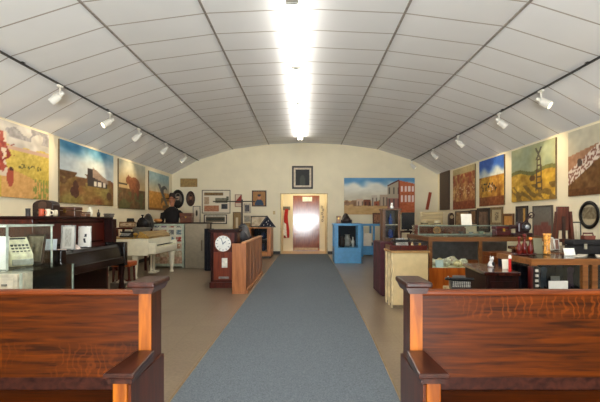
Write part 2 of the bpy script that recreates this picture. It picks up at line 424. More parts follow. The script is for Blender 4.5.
def p_riders(u, v):
    c = jit((196, 190, 182), u, v, 22, 5, 1) if v > .70 + .05 * N(u, 0, 4) else jit(mixc((186, 160, 62), (208, 186, 96), v), u, v, 20, 18, 2)
    if v > .8 and N(u, v, 5, 9) > .1: c = jit((150, 146, 148), u, v, 20)
    if .64 < v < .70: c = (196, 160, 140)
    if v < .38 - .25 * (u - .3) and u > .12: c = jit((206, 158, 96), u, v, 14)
    if .4 < v < .48 and .4 < u < .85 and N(u, v, 22, 3) > .12: c = (96, 90, 40)
    if v < .3 and u > .68 and N(u * 3, v, 12, 4) > 0: c = (128, 138, 62)
    e = .17 - .1 * abs(v - .5)
    if u < .22 + .06 * N(0, v, 6, 4) and .28 < v < .86: c = jit((150, 56, 40), u, v, 26, 14) if N(u, v, 10, 5) > -.12 else (206, 190, 172)
    if u < .34 and .45 < v < .72 and N(u, v, 12, 8) > .15: c = (130, 28, 22)
    if blob(u, v, .27, .27, .06, .13): c = (162, 72, 52)
    if blob(u, v, .29, .38, .035, .03): c = (70, 34, 28)
    return c
def p_ranch(u, v):
    if v > .46 + .05 * N(u, 1, 5):
        c = mixc((206, 214, 214), (58, 130, 172), step(.68, 1.0, v) * (.7 + .9 * N(u, v, 4.5, 2) + .2)); c = jit(c, u, v, 12, 8, 3)
    else:
        c = jit(mixc((128, 78, 42), (138, 122, 62), N(u, v, 5, 6) + .6), u, v, 20, 14, 4)
    if .3 < v < .52 and u < .5 and N(u, v, 9, 3) > -.1: c = jit((106, 72, 40), u, v, 16)
    if .46 < u < .86 and .33 < v < .64 - .55 * max(0, u - .56): c = (52, 42, 42)
    if .58 < u < .82 and .34 < v < .43: c = (222, 214, 200) if int(u * 38) % 4 else (60, 44, 40)
    if .55 < u < .88 and .5 - .3 * (u - .55) < v < .68 - .62 * (u - .55): c = jit((150, 128, 112), u, v, 14)
    if blob(u, v, .25 + .03 * N(0, v, 9), .24, .05, .15) or blob(u, v, .2, .2, .04, .08): c = jit((78, 40, 30), u, v, 14)
    if blob(u, v, .9, .18, .06, .08): c = (94, 60, 34)
    return c
def p_bison(u, v):
    c = mixc((190, 160, 112), (178, 178, 160), step(.4, 1, v)); c = jit(c, u, v, 12, 5)
    if v < .42: c = jit((96, 70, 38), u, v, 20, 10, 4)
    if v < .36 and N(u, v, 5, 6) > 0: c = jit((84, 82, 44), u, v, 12)
    if blob(u, v, .56, .52, .22, .17) or blob(u, v, .37, .6, .13, .09): c = jit((124, 72, 40), u, v, 18)
    if v > .2 and v < .42 and (abs(u - .46) < .025 or abs(u - .52) < .02 or abs(u - .66) < .025 or abs(u - .72) < .02): c = (92, 50, 28)
    if blob(u, v, .33, .66, .03, .06) or blob(u, v, .68, .38, .05, .1): c = (118, 60, 30)
    if .49 < v < .52 and u < .3: c = (60, 44, 30)
    return c
def p_pump(u, v):
    c = mixc((196, 176, 140), (142, 170, 176), step(.45, .9, v)); c = jit(c, u, v, 14, 5)
    if v < .5: c = jit((192, 134, 54), u, v, 22, 12)
    if u > .4 and v < .72 and abs((u - .5) - (.66 - v) * .75) < .07: c = (92, 92, 88)
    if blob(u, v, .74, .56, .16, .13) and not blob(u, v, .8, .52, .1, .09): c = (64, 62, 62)
    if u > .55 and v < .35 and N(u, v, 7) > 0: c = (112, 84, 50)
    if v < .06: c = (130, 86, 42)
    return c
def p_crowd(u, v):
    c = jit(mixc((136, 68, 30), (196, 152, 92), N(u, v, 6, 1) + .5), u, v, 30, 16, 5)
    if v > .86: c = jit((186, 168, 120), u, v, 12)
    if .62 < v < .84 and N(u, v, 9, 2) > .1: c = (150, 66, 34)
    if .35 < v < .6 and N(u, v, 20, 3) > .3: c = (214, 190, 150)
    if v < .2: c = jit((134, 62, 28), u, v, 20)
    return c
def p_golden(u, v):
    if v > .62: c = mixc((196, 202, 196), (38, 84, 166), step(.64, .86, v + .12 * N(u, v, 4, 2))); c = jit(c, u, v, 10)
    else: c = jit(mixc((130, 82, 24), (206, 156, 54), N(u, v, 5, 4) + .55), u, v, 24, 12)
    if v < .2: c = jit((122, 66, 30), u, v, 22)
    if .25 < v < .5 and .1 < u < .75 and N(u, v, 16, 7) > .2: c = (40, 34, 32)
    if .3 < v < .45 and .4 < u < .6 and N(u, v, 20, 9) > .2: c = (214, 200, 184)
    return c
def p_windmill(u, v):
    c = jit(mixc((176, 176, 130), (150, 160, 132), N(u, v, 4, 1) + .5), u, v, 10, 6)
    hz = .56 + .05 * math.sin(u * 9) * .7
    if v < hz: c = jit((112, 112, 60), u, v, 14)
    if v < hz - .07: c = jit(mixc((206, 164, 54), (164, 122, 40), N(u, v, 6, 3) + .4), u, v, 24, 10)
    if v < .3 and N(u + v, v, 8, 5) > .05: c = jit((120, 92, 40), u, v, 14)
    tw = .035 + .05 * max(0, .72 - v)
    if .16 < v < .74 and abs(abs(u - .67) - tw) < .014: c = (78, 62, 44)
    if .16 < v < .74 and abs(u - .67) < tw and int(v * 40) % 4 == 0: c = (84, 66, 46)
    if .70 < v < .92 and abs(u - .66) < .1 and (abs((u - .66) - (v - .8) * .5) < .02 or abs((u - .66) + (v - .8) * .5) < .02): c = (92, 84, 66)
    if blob(u, v, .52, .4, .07, .05): c = (110, 74, 36)
    return c
def p_flock(u, v):
    c = jit(mixc((186, 176, 152), (198, 190, 166), v), u, v, 10, 5)
    if v < .62 + .16 * u: c = jit((166, 120, 88), u, v, 16, 9)
    lo = .16 + .5 * u
    if lo < v < lo + .22 and u > -.1: c = (222, 206, 190) if N(u, v, 24, 6) > -.02 else (134, 84, 64)
    if v < lo: c = jit((110, 74, 34), u, v, 20, 9)
    if blob(u, v, .28, .5, .06, .06): c = (72, 54, 46)
    if v < .1: c = jit((98, 60, 26), u, v, 14)
    return c
canvas('large canvas of red riders above a yellow-green meadow', 'left', 6.3, dL(47), 1.52, 2.655, p_riders)
canvas('large canvas of a white ranch house under blue clouded sky', 'left', dL(58), dL(112), 1.49, 2.655, p_ranch, 80, 60)
canvas('large canvas of a reddish bison standing on dark grass', 'left', dL(117.5), dL(144), 1.45, 2.645, p_bison)
canvas('large canvas of a grey pump in an orange wheat field', 'left', dL(148), dL(168), 1.46, 2.58, p_pump)
canvas('rust and tan canvas of a busy street crowd', 'right', dR(476), dR(454), 1.47, 2.65, p_crowd)
canvas('large canvas of golden field and dark figures under deep blue sky', 'right', dR(505.3), dR(480.5), 1.51, 2.65, p_golden)
canvas('large canvas of a windmill on yellow-green hills', 'right', dR(557), dR(513), 1.55, 2.65, p_windmill, 80, 70)
canvas('large canvas of a white flock climbing a brown hillside', 'right', 6.35, dR(570), 1.57, 2.65, p_flock)
ONE('wall_panel', 'tall plain dark brown panel high on the wall in the corner', 'panel', MB().box(HW - .03, HW, dR(450), dR(440.5), Z(210, 14.2), Z(172, 14.2)), plain((58, 36, 24), .5, var=.3, scale=30), bevel=.004)
def p_town(u, v):
    if v > .38:
        c = mixc((222, 220, 208), (84, 142, 186), step(.74, .96, v + .16 * N(u * 1.6, v, 4, 2))); c = mixc(c, (196, 186, 160), step(.75, .4, v) * .8); c = jit(c, u, v, 8, 6)
    else: c = jit((196, 158, 104), u, v, 12, 10)
    if .22 < v < .4 and u < .64: c = jit((146, 110, 80), u, v, 20, 14, 4) if N(u, v * .6, 12, 3) > -.15 else c
    for a, b, h0, col in ((.18, .27, .42, (206, 176, 150)), (.28, .38, .41, (122, 66, 40)), (.39, .47, .52, (190, 176, 158)), (.42, .5, .36, (156, 80, 52)), (.5, .62, .54, (178, 156, 134))):
        if a < u < b and .24 < v < h0:
            c = col
            if int(u * 60) % 3 == 0 and v < h0 - .06: c = tuple(q * .6 for q in col)
    if u > .61 and v > .06 and v < .80 + .15 * min(1, max(0, (u - .61) / .16)) and u < .78:
        c = (168, 154, 132)
        if v < .45: c = (150, 100, 90)
        if int((u - .61) * 48) % 3 == 1 and (.55 < v < .74 or .2 < v < .42): c = (80, 70, 66)
        if v > .76 + .15 * (u - .61) / .16: c = (88, 40, 34)
    if u >= .77 and v < .94 - .1 * (u - .77) / .23 and v > .05:
        c = jit((186, 98, 58), u, v, 14, 20)
        k = (u - .79) / .054
        if .2 < k % 1 < .72 and (.62 < v < .78 or .34 < v < .52): c = (236, 214, 204)
        if u < .785: c = (120, 44, 36)
    if u > .6 and v < .16 and u < .72: c = (110, 70, 50)
    return c
canvas('wide painting of an old town street and red brick corner building', 'back', X(344, D), X(414.5, D), Z(214.5, D), Z(178, D), p_town, 110, 60)

def p_portrait(bg, face, coat, cu=.5):
    def f(u, v):
        c = jit(bg, u, v, 8, 6)
        if blob(u, v, cu, .0, .36, .46): c = coat
        if blob(u, v, cu, .58, .15, .17): c = face
        if blob(u, v, cu, .74, .16, .08): c = tuple(q * .6 for q in coat)
        return c
    return f
def p_blotch(a, b, s=5, seed=1): return lambda u, v: jit(mixc(a, b, N(u, v, s, seed) + .5), u, v, 14, 14, seed)
framed('black framed portrait with pale mount above the doorway', 'back', X(292, D), X(313, D), Z(189, D), Z(166, D), lambda u, v: (60, 62, 52) if blob(u, v, .5, .25, .2, .4) else jit((26, 26, 24), u, v, 8), (38, 28, 22), .06, .06, (206, 190, 166))
framed('wood framed portrait of a person in blue uniform and cap', 'back', X(252, D), X(266.5, D), Z(206.5, D), Z(190.5, D), p_portrait((170, 120, 66), (196, 130, 90), (42, 62, 86)), (78, 48, 28), .04)
ONE('wall_plaque', 'plain gold-brown rectangular plaque above the oval portraits', 'plaque', MB().box(X(180.5, D), X(197.5, D), D - .03, D, Z(187, D), Z(178.5, D)), plain((152, 122, 70), .5), bevel=.005)
oval('large oval portrait in a black frame behind the mannequin', 'back', X(171.5, D), X(184.5, D), Z(208, D), Z(190, D), p_portrait((120, 112, 104), (186, 160, 140), (40, 36, 34)), (22, 17, 14), .09)
oval('small oval portrait in a brown frame next to the black one', 'back', X(186, D), X(195.5, D), Z(206, D), Z(191.5, D), p_portrait((96, 66, 48), (150, 100, 74), (52, 30, 24)), (70, 42, 26), .07)
def p_poster(u, v):
    c = (226, 214, 190)
    for a, b, e, g, col in ((.06, .76, .78, .93, (124, 96, 56)), (.06, .24, .38, .72, (178, 150, 120)), (.06, .6, .05, .32, (176, 116, 82)), (.46, .92, .44, .68, (120, 116, 96)), (.7, .92, .16, .4, (58, 56, 60)), (.88, .97, .55, .75, (90, 88, 70))):
        if a < u < b and e < v < g: c = jit(col, u, v, 24, 16)
    return c
framed('large white framed board mounted with six old photographs', 'back', X(202, D), X(230.5, D), Z(213.5, D), Z(190, D), p_poster, (110, 100, 84), .025, n=44)
framed('wide black framed panorama photograph hung below the white photograph board', 'back', X(204, D), X(227, D), Z(224, D), Z(214.5, D), lambda u, v: (120, 108, 84) if abs(v - .5) > .25 else jit((60, 60, 48), u, v, 30), (50, 42, 34), .03, .04)
framed('tall narrow framed portrait on white hung beside the photograph board', 'back', X(193, D), X(200.5, D), Z(224, D), Z(206, D), lambda u, v: (60, 50, 46) if blob(u, v, .5, .62, .22, .2) else (222, 208, 186), (70, 58, 48), .02, .02)
framed('small picture of a red pennant shape above the coat stand', 'back', X(235, D), X(242, D), Z(207, D), Z(194.5, D), lambda u, v: (150, 52, 46) if v < .45 + .6 * u and v > .3 else (212, 192, 164), (150, 110, 90), .02)
framed('small dark photograph in pale mount right of the coat stand', 'back', X(243.5, D), X(251, D), Z(213, D), Z(203.5, D), p_blotch((60, 58, 62), (110, 106, 104)), (190, 178, 156), .05)
framed('tan and white framed print behind the coat stand', 'back', X(233, D), X(241, D), Z(229, D), Z(212, D), lambda u, v: jit((150, 120, 76), u, v, 10) if abs(u - .5) > .2 or v > .7 else (220, 204, 172), (124, 96, 58), .03)
framed('small grey print beside the black framed document', 'back', X(244, D), X(250.5, D), Z(222, D), Z(215.5, D), p_blotch((140, 134, 122), (172, 164, 148)), (186, 172, 146), .025)
framed('small tan print under the small grey print', 'back', X(244, D), X(250.5, D), Z(229.5, D), Z(223, D), p_blotch((150, 120, 70), (200, 176, 130)), (140, 108, 70), .025)
ONE('light_switch', 'small cream light switch on the back wall beside the doorway', 'switch', MB().box(X(273, D), X(275.3, D), D - .015, D, Z(214.5, D), Z(211, D)), plain((205, 180, 130), .4), bevel=.003)
pl = X(428.5, D)
M = Matrix.Translation((pl, D - .015, Z(201, D))) @ Matrix.Rotation(math.radians(11), 4, 'Y')
ONE('wooden_paddle', 'narrow red wooden plank hung slanting on the back wall', 'plank', MB().box(-.05, .05, -.015, .015, -.3, .3, M), wood((140, 60, 36), (170, 78, 48), 'z'), bevel=.006)
# right wall small pictures
def rw(label, p0, p1, y0, y1, f, fcol=(45, 30, 22), fw=.035, **k):
    a, b = dR(p1), dR(p0); dm = (a + b) / 2
    return framed(label, 'right', a, b, Z(y1, dm), Z(y0, dm), f, fcol, fw, **k)
rw('brown framed picture half hidden behind the blank white sign', 456, 470, 211, 226, p_blotch((130, 100, 66), (170, 140, 100)), (72, 50, 32))
rw('small narrow brown framed print under the crowd painting', 471, 477, 210, 224, p_blotch((110, 80, 52), (160, 120, 80)), (66, 42, 28))
rw('tall dark framed picture under the blue sky painting', 478, 490.5, 208, 232, p_blotch((92, 70, 56), (140, 110, 86)), (38, 24, 18), .09)
rw('gold-grey framed picture of standing figures in pale tones', 491.5, 503.5, 207, 225, lambda u, v: (110, 98, 76) if abs(u - .5) < .2 and .15 < v < .8 and N(u, v, 9) > -.1 else (176, 162, 130), (120, 98, 62), .06)
rw('wide brown wooden frame holding plain orange-tan board', 503.8, 514.5, 213.5, 228, p_blotch((186, 130, 62), (204, 150, 82)), (110, 74, 40), .05)
rw('dark narrow frame with gold hanging decoration, under the windmill painting', 517, 528.5, 206, 236, lambda u, v: jit((196, 150, 72), u, v, 30, 20) if .62 < u < .86 and v > .15 else jit((74, 64, 60), u, v, 18, 8), (36, 24, 18), .05)
t = rw('large unframed-looking grey and rose landscape with a small white tag', 534, 553.5, 205.5, 237, lambda u, v: jit((128, 78, 70), u, v, 14, 8) if v < .36 + (.1 if abs(u - .6) < .18 else 0) else jit(mixc((128, 116, 104), (108, 106, 100), v), u, v, 8), (92, 84, 74), .02)
oval('black oval framed photograph of a seated group', 'right', 6.68, 7.2, 1.02, 1.49, lambda u, v: jit((180, 168, 140), u, v, 8) if v < .35 or v > .8 else jit((120, 108, 84), u, v, 30, 10), (14, 11, 10), .085)

# ---------------------------------------------------------------- church pews
def pew_wood(band):
    m = wood((40, 13, 0), (82, 33, 0), 'x', .4, 16, 3.6, .05 + band[0] * .001, True)
    m.node_tree.nodes['Principled BSDF'].inputs['Specular IOR Level'].default_value = .12
    t = m.node_tree; mul = [n for n in t.nodes if n.type == 'MATH' and n.inputs[1].default_value == .55 or n.type == 'MATH' and abs(n.inputs[1].default_value - .55) < 1e-4][0]
    tc = [n for n in t.nodes if n.type == 'TEX_COORD'][0]; sp = t.nodes.new('ShaderNodeSeparateXYZ'); t.links.new(tc.outputs['Object'], sp.inputs[0])
    mr = t.nodes.new('ShaderNodeMapRange'); mr.interpolation_type = 'SMOOTHSTEP'
    c, h = band; ab = t.nodes.new('ShaderNodeMath'); ab.operation = 'SUBTRACT'; ab.inputs[1].default_value = c
    a2 = t.nodes.new('ShaderNodeMath'); a2.operation = 'ABSOLUTE'
    t.links.new(sp.outputs['Z'], ab.inputs[0]); t.links.new(ab.outputs[0], a2.inputs[0]); t.links.new(a2.outputs[0], mr.inputs['Value'])
    mr.inputs['From Min'].default_value = h * .6; mr.inputs['From Max'].default_value = h; mr.inputs['To Min'].default_value = .42; mr.inputs['To Max'].default_value = 0
    t.links.new(mr.outputs[0], mul.inputs[1])
    return m
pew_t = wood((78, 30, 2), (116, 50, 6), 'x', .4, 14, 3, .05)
pew_lit = wood((112, 52, 0), (160, 86, 6), 'z', .4, 10, 3, .05)  # paler copy of the oak, light on the post fronts painted in
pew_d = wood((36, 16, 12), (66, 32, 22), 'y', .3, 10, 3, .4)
pew_shade = wood((48, 19, 5), (88, 37, 10), 'z', .3, 10, 3, .3)  # darker copy of the oak, shade on the pew sides painted in
def pew(sx, xo, L, label, band):
    pew_b = pew_wood(band)
    t = T('church_pew', label, 'pew', (sx * (xo + L / 2), 1.95, 0), 0, 'oak pews flanking the aisle')
    a = lambda v: sx * v
    zb = .868
    def back(y0, y1, z0, z1): return MB().prism([(y0, z0), (y1, z0), (y1 + .035, z1), (y0 + .035, z1)], a(xo + .05), a(xo + L - .05), 'x')
    P('backrest', t, back(1.96, 1.985, .484, zb - .02), pew_b)
    P('top_rail', t, MB().box(a(xo + .05), a(xo + L - .05), 1.985, 2.035, zb - .025, zb), pew_t, .008)
    P('lower_back_board', t, MB().box(a(xo + .05), a(xo + L - .05), 2.0, 2.022, .1, .5), pew_d)
    P('seat', t, MB().box(a(xo + .05), a(xo + L - .05), 1.53, 2.0, .385, .415), pew_b, .008)
    P('seat_apron', t, MB().box(a(xo + .05), a(xo + L - .05), 1.58, 1.6, .29, .385), pew_b)
    for e, (o0, s2) in enumerate(((xo, 1), (xo + L, -1))):
        q = lambda v: sx * (o0 + s2 * v)
        en = P('end_post', t, MB().box(q(0), q(.055), 1.968, 2.1, 0, .865), pew_shade, .004)
        P('post_lit_front', en, MB().box(q(0), q(.055), 1.958, 1.968, 0, .865), pew_lit)  # thin sheet carrying the lit colour of the post front
        P('side_panel', t, MB().box(q(.004), q(.045), 1.735, 1.96, 0, .565), pew_shade)
        P('front_post', t, MB().box(q(0), q(.055), 1.69, 1.735, 0, .565), pew_lit, .004)
        P('side_facing', t, MB().box(q(-.012), q(-.001), 1.70, 2.1, 0, .86 if False else .55), pew_shade)
        P('end_cap', t, MB().box(q(-.032), q(.085), 1.9, 2.13, .89, .916), pew_d, .008)
        P('cap_molding', t, MB().prism([(q(-.012), .862), (q(.065), .862), (q(.075), .889), (q(-.026), .889)], 1.925, 2.115), pew_d)
        P('armrest', t, MB().prism([(q(-.015), 1.96), (q(.065), 1.96), (q(.078), 1.655), (q(-.04), 1.655)], .585, .606, 'z'), pew_d, .006)
        P('arm_molding', t, MB().prism([(q(-.012), 1.955), (q(.06), 1.955), (q(.066), 1.675), (q(-.026), 1.675)], .562, .585, 'z'), pew_d)
pew(1, .468, 2.4, 'quarter-sawn oak church pew standing before the mineral display counter', (.81, .08))
pew(-1, .685, 2.4, 'quarter-sawn oak church pew standing before the dark upright piano', (.56, .09))

# ---------------------------------------------------------------- common furniture pieces
oak = wood((150, 92, 42), (190, 126, 66), 'x', .35, 10, 3)
oakz = wood((150, 86, 40), (192, 120, 62), 'z', .35, 10, 3)
redwood = wood((52, 12, 7), (92, 28, 14), 'z', .28, 10, 3, .4)
mahog = wood((22, 8, 6), (46, 15, 11), 'z', .5, 10, 3, 0)
mahog.node_tree.nodes['Principled BSDF'].inputs['Specular IOR Level'].default_value = .12

ebony = wood((12, 8, 7), (26, 17, 13), 'y', .2, 10, 3, .5)
brass = plain((200, 160, 80), .3, 1.0)
steel = plain((150, 150, 148), .3, 1.0)
cloth_black = plain((24, 22, 24), .85)
def counter(name, label, cat, x0, x1, y0, y1, z1, wd, posts, base_h, panelmat, backmat=None, leftglass=True, rail=.06):
    """glass-fronted display counter, front facing -Y"""
    t = T(name, label, cat, ((x0 + x1) / 2, (y0 + y1) / 2, 0))
    P('plinth', t, MB().box(x0 + .02, x1 - .02, y0 + .03, y1 - .02, 0, .08), plain((40, 30, 26), .6))
    P('base_panel', t, MB().box(x0, x1, y0, y1, .08, base_h), panelmat)
    P('back_panel', t, MB().box(x0, x1, y1 - .02, y1, base_h, z1 - rail), backmat or plain((52, 46, 44), .7))
    P('top_frame', t, MB().box(x0 - .01, x1 + .01, y0 - .01, y0 + .05, z1 - rail, z1).box(x0 - .01, x1 + .01, y1 - .04, y1 + .01, z1 - rail, z1).box(x0 - .01, x0 + .04, y0 + .05, y1 - .04, z1 - rail, z1).box(x1 - .04, x1 + .01, y0 + .05, y1 - .04, z1 - rail, z1), wd)
    P('glass_top', t, MB().box(x0 + .04, x1 - .04, y0 + .05, y1 - .04, z1 - .008, z1 - .001), glass())
    for p in posts: P('post', t, MB().box(p, p + .045, y0, y0 + .045, base_h, z1 - rail), wd)
    P('glass_front', t, MB().box(x0 + .05, x1 - .01, y0 + .015, y0 + .021, base_h, z1 - rail), glass())
    if leftglass: P('glass_side', t, MB().box(x0 + .01, x0 + .016, y0 + .05, y1 - .03, base_h, z1 - rail), glass())
    return t
def lid_box(name, label, cat, x0, x1, y0, y1, z0, z1, col, lid=.3, latch=True):
    t = T(name, label, cat, ((x0 + x1) / 2, (y0 + y1) / 2, z0))
    m = wood(tuple(int(v * .8) for v in col), col, 'x'); zl = z1 - (z1 - z0) * lid
    P('body', t, MB().box(x0, x1, y0, y1, z0, zl - .004), m, .005)
    P('lid', t, MB().box(x0 - .006, x1 + .006, y0 - .006, y1 + .006, zl, z1), m, .008)
    if latch: P('latch', t, MB().box((x0 + x1) / 2 - .015, (x0 + x1) / 2 + .015, y0 - .012, y0 - .001, zl - .03, zl + .015), brass)
    return t
def vase(name, label, cat, c, prof, mat, group=None): return ONE(name, label, cat, MB().lathe(prof, c, 18), mat, group, smooth=True)
def mug(label, c, r, h, col, group=None):
    t = T('mug', label, 'mug', c, 0, group)
    P('cup', t, MB().lathe([(r * .9, 0), (r, .01), (r, h), (r * .88, h), (r * .85, .02), (.001, .02)], c, 16), plain(col, .35), smooth=False)
    P('handle', t, MB().ring((c[0] + r + .012, c[1], c[2] + h * .5), h * .28, .007, 'y', 14, 6), plain(col, .35))
    return t
def card(label, x, y, z, w, h, lean=12, col=(236, 232, 222), rz=0, thick=.008, marks=False, group=None, name='sign_card'):
    """card standing on its edge, leaning back on a small strut"""
    t = T(name, label, 'sign', (x, y, z), rz, group)
    M = Matrix.Rotation(math.radians(-lean), 4, 'X')
    P('face', t, MB().box(-w / 2, w / 2, 0, thick, 0, h, M), plain(col, .5, var=.03), local=True)
    P('strut', t, MB().prism([(0.012, 0), (.014 + h * .45, 0), (.012 + h * .25 * math.tan(math.radians(lean)) + .012, h * .5)], -.01, .01, 'x'), plain((190, 180, 165), .6), local=True)
    return t
def easel(label, x, y, z, w, h, f, fcol, fw=.012, lean=14, rz=0, mount=None, mcol=(220, 214, 200), n=16, name='standing_frame'):
    t = T(name, label, 'picture frame', (x, y, z), rz)
    frame_parts(t, w, h, f, fcol, fw, mount, mcol, n, .018, Matrix.Translation((0, .018, .003)) @ Matrix.Rotation(math.radians(-lean), 4, 'X'))
    k = math.tan(math.radians(lean))
    P('strut', t, MB().prism([(.03 + h * .5 * k, h * .55), (.022 + h * .5 * k, h * .5), (.04 + h * .45, 0), (.055 + h * .45, 0)], -.02, .02, 'x'), plain((50, 40, 34), .6), local=True)
    return t
def typewriter(label, x, y, z, w, col=(26, 25, 27), rz=0, name='typewriter', keycol=(200, 196, 188)):
    t = T(name, label, 'typewriter', (x, y, z), rz); d = w * .95; h = w * .62; m = plain(col, .28)
    P('body', t, MB().prism([(-d * .5, 0), (d * .45, 0), (d * .45, h * .62), (d * .0, h * .62), (-d * .5, h * .16)], -w * .46, w * .46, 'x'), m, .006, local=True)
    P('carriage', t, MB().tube([(-w * .58, d * .2, h * .74), (w * .58, d * .2, h * .74)], h * .12, 12), m, local=True, smooth=False)
    P('paper_rest', t, MB().box(-w * .3, w * .3, d * .32, d * .34, h * .62, h * 1.0), steel, local=True)
    for s_ in (-1, 1): P('knob', t, MB().tube([(s_ * w * .58, d * .2, h * .74), (s_ * w * .66, d * .2, h * .74)], h * .1, 10), plain((40, 40, 42), .3), local=True)
    k = MB()
    for r in range(4):
        for i in range(10):
            yy = -d * .44 + r * d * .1; zz = h * .16 + (yy + d * .5) / (d * .5) * h * .46 + .006
            k.lathe([(w * .025, 0), (w * .025, .008)], (-w * .38 + i * w * .083 + r * .004, yy, zz), 8)
    P('keys', t, k, plain(keycol, .3), local=True)
    P('lever', t, MB().tube([(-w * .5, d * .1, h * .8), (-w * .56, -d * .12, h * .98)], .006, 6), steel, local=True)
    return t
def hat(label, c, r, col, cat='hat', name='brimmed_hat', tall=.7, group=None):
    t = T(name, label, cat, c, 0, group); m = plain(col, .85)
    P('brim', t, MB().lathe([(.001, 0), (r, .006), (r * 1.02, .016), (r * .62, .012), (.001, .014)], c, 22, 1, .86), m, smooth=True)
    P('crown', t, MB().lathe([(r * .6, .012), (r * .58, r * tall * .6), (r * .48, r * tall), (r * .2, r * tall * .95), (.001, r * tall * .88)], c, 20, 1, .86), m, smooth=True)
    P('band', t, MB().lathe([(r * .605, .014), (r * .61, .05), (r * .6, .05)], c, 20, 1, .86), plain(tuple(int(v * .5) for v in col), .7))
    return t

# ================================================================= LEFT SIDE
# glass counter in the near corner
cx1 = -2.36
t = T('glass_counter', 'low glass display counter of drawers carrying the cash register case', 'display case', (-2.95, 4.05, 0))
g = glass(); alu = plain((196, 210, 200), .3, .2)
P('base', t, MB().box(-3.5, cx1, 3.66, 4.5, 0, .3), ebony)
P('rear_panel', t, MB().box(-3.5, cx1, 4.485, 4.5, .3, .735), ebony)
P('glass_side', t, MB().box(cx1 - .006, cx1, 3.7, 4.48, .3, .735), g)
P('glass_top', t, MB().box(-3.5, cx1, 3.66, 4.5, .735, .748), g)
P('corner_post', t, MB().box(cx1 - .016, cx1, 4.482, 4.5, .3, .735).box(cx1 - .016, cx1, 3.66, 3.676, .3, .735), alu)
P('inner_shelf', t, MB().box(-3.48, cx1 - .02, 3.9, 4.47, .5, .51), g)
dw = MB().box(-3.5, -2.40, 3.67, 3.88, .3, .73); P('drawer_chest', t, dw, plain((214, 208, 190), .4), .004)
for i, zz in enumerate((.36, .5, .64)):
    for xx in (-2.46, -2.78, -3.1):
        q = P('drawer_front', t, MB().box(xx - .27, xx + .03, 3.66, 3.669, zz - .055, zz + .06), plain((222, 216, 198), .4))
        P('pull', q, MB().box(xx - .06, xx - .02, 3.648, 3.66, zz - .01, zz + .008), steel)
# vitrine on it
t = T('glass_vitrine', 'glass table vitrine enclosing the cream cash register', 'display case', (-3.0, 4.1, .748))
P('panes', t, MB().box(-3.45, -2.56, 3.78, 3.786, .748, 1.125).box(-3.45, -2.56, 4.455, 4.461, .748, 1.125).box(-2.566, -2.56, 3.786, 4.455, .748, 1.125).box(-3.45, -3.444, 3.786, 4.455, .748, 1.125), g)
P('glass_lid', t, MB().box(-3.46, -2.55, 3.77, 4.47, 1.125, 1.133), g)
ed = MB()
for xx in (-2.57, -3.45):
    for yy in (3.78, 4.445): ed.box(xx, xx + .012, yy, yy + .016, .748, 1.125)
P('corner_rods', t, ed, alu)
P('top_rim', t, MB().box(-2.572, -2.55, 3.765, 4.475, 1.12, 1.136).box(-3.46, -2.55, 3.76, 3.776, 1.12, 1.136).box(-3.46, -2.55, 4.46, 4.475, 1.12, 1.136), alu)
def cash_register():
    x, y, z = -2.715, 4.145, .75
    t = T('cash_register', 'cream metal cash register inside the glass vitrine', 'cash register', (x, y, z), math.radians(58))
    m = plain((232, 226, 196), .35)
    P('body', t, MB().prism([(-.13, 0), (.13, 0), (.13, .27), (.02, .3), (-.06, .2), (-.13, .12)], -.12, .12, 'x'), m, .012, local=True)
    P('drawer', t, MB().box(-.11, .11, -.15, -.131, .015, .075), plain((190, 196, 190), .3, .4), .004, local=True)
    k = MB()
    for i in range(5):
        for j in range(3): k.box(-.09 + i * .04, -.065 + i * .04, -.105 + j * .024, -.09 + j * .024, .14 + j * .032, .16 + j * .032)
    P('keys', t, k, plain((70, 76, 74), .4), local=True)
    P('window', t, MB().box(-.09, .09, .0, .022, .265, .292), plain((50, 60, 60), .2), local=True)
    P('crank', t, MB().tube([(.12, .03, .12), (.17, .03, .12), (.17, -.03, .2)], .008, 8), steel, local=True)
    t.scale = (.82, .82, .9)
cash_register()
M = Matrix.Translation((X(26, 4.25), 4.3, .755)) @ Matrix.Rotation(math.radians(-14), 4, 'X')
easel('dark brown framed document leaning behind the cash register', -2.67, 4.305, .75, .19, .29, p_blotch((98, 92, 76), (140, 130, 106)), (64, 52, 42), .02)
card('tall pale card at the outer end of the glass vitrine', -2.69, 3.82, .75, .2, .29, 6, (244, 246, 242))
vase('black_jar', 'round black jar behind the tall pale card in the vitrine', 'jar', (-2.95, 4.0, .75), [(.03, 0), (.05, .03), (.052, .08), (.03, .11), (.03, .12), (.001, .12)], plain((18, 18, 22), .3))
M = Matrix.Translation((X(22, 4.0), 3.94, .75)) @ Matrix.Rotation(math.radians(-22), 4, 'Y')
# dark upright piano along the wall, front facing the aisle (+X)
PY0, PY1 = 4.62, 6.4
t = T('upright_piano', 'dark upright piano with red-brown upper panel against the ranch house painting wall', 'piano', (-3.2, 5.5, 0))
P('case', t, MB().box(-3.5, -2.86, PY0, PY1, .1, 1.19), redwood, .006)
P('top_lid', t, MB().box(-3.52, -2.80, PY0 - .03, PY1 + .03, 1.19, 1.22), mahog, .008)
P('key_bed', t, MB().box(-2.86, -2.58, PY0, PY1 - .1, .56, .66), ebony, .006)
P('fallboard', t, MB().prism([(-2.86, .66), (-2.6, .66), (-2.62, .80), (-2.66, .83), (-2.86, .83)], PY0, PY1 - .16, 'y'), ebony)
P('knee_board', t, MB().box(-2.86, -2.82, PY0 + .08, PY1 - .14, .14, .56), mahog)
for y in (PY0 + .02, PY1 - .12):
    P('cheek', t, MB().box(-2.86, -2.57, y, y + .1, .52, .86), ebony, .01)
    P('leg', t, MB().lathe([(.045, .06), (.03, .1), (.042, .2), (.03, .35), (.045, .5), (.045, .56)], (-2.64, y + .05, 0), 14), mahog)
    P('toe_block', t, MB().box(-2.86, -2.58, y, y + .1, 0, .08), mahog)
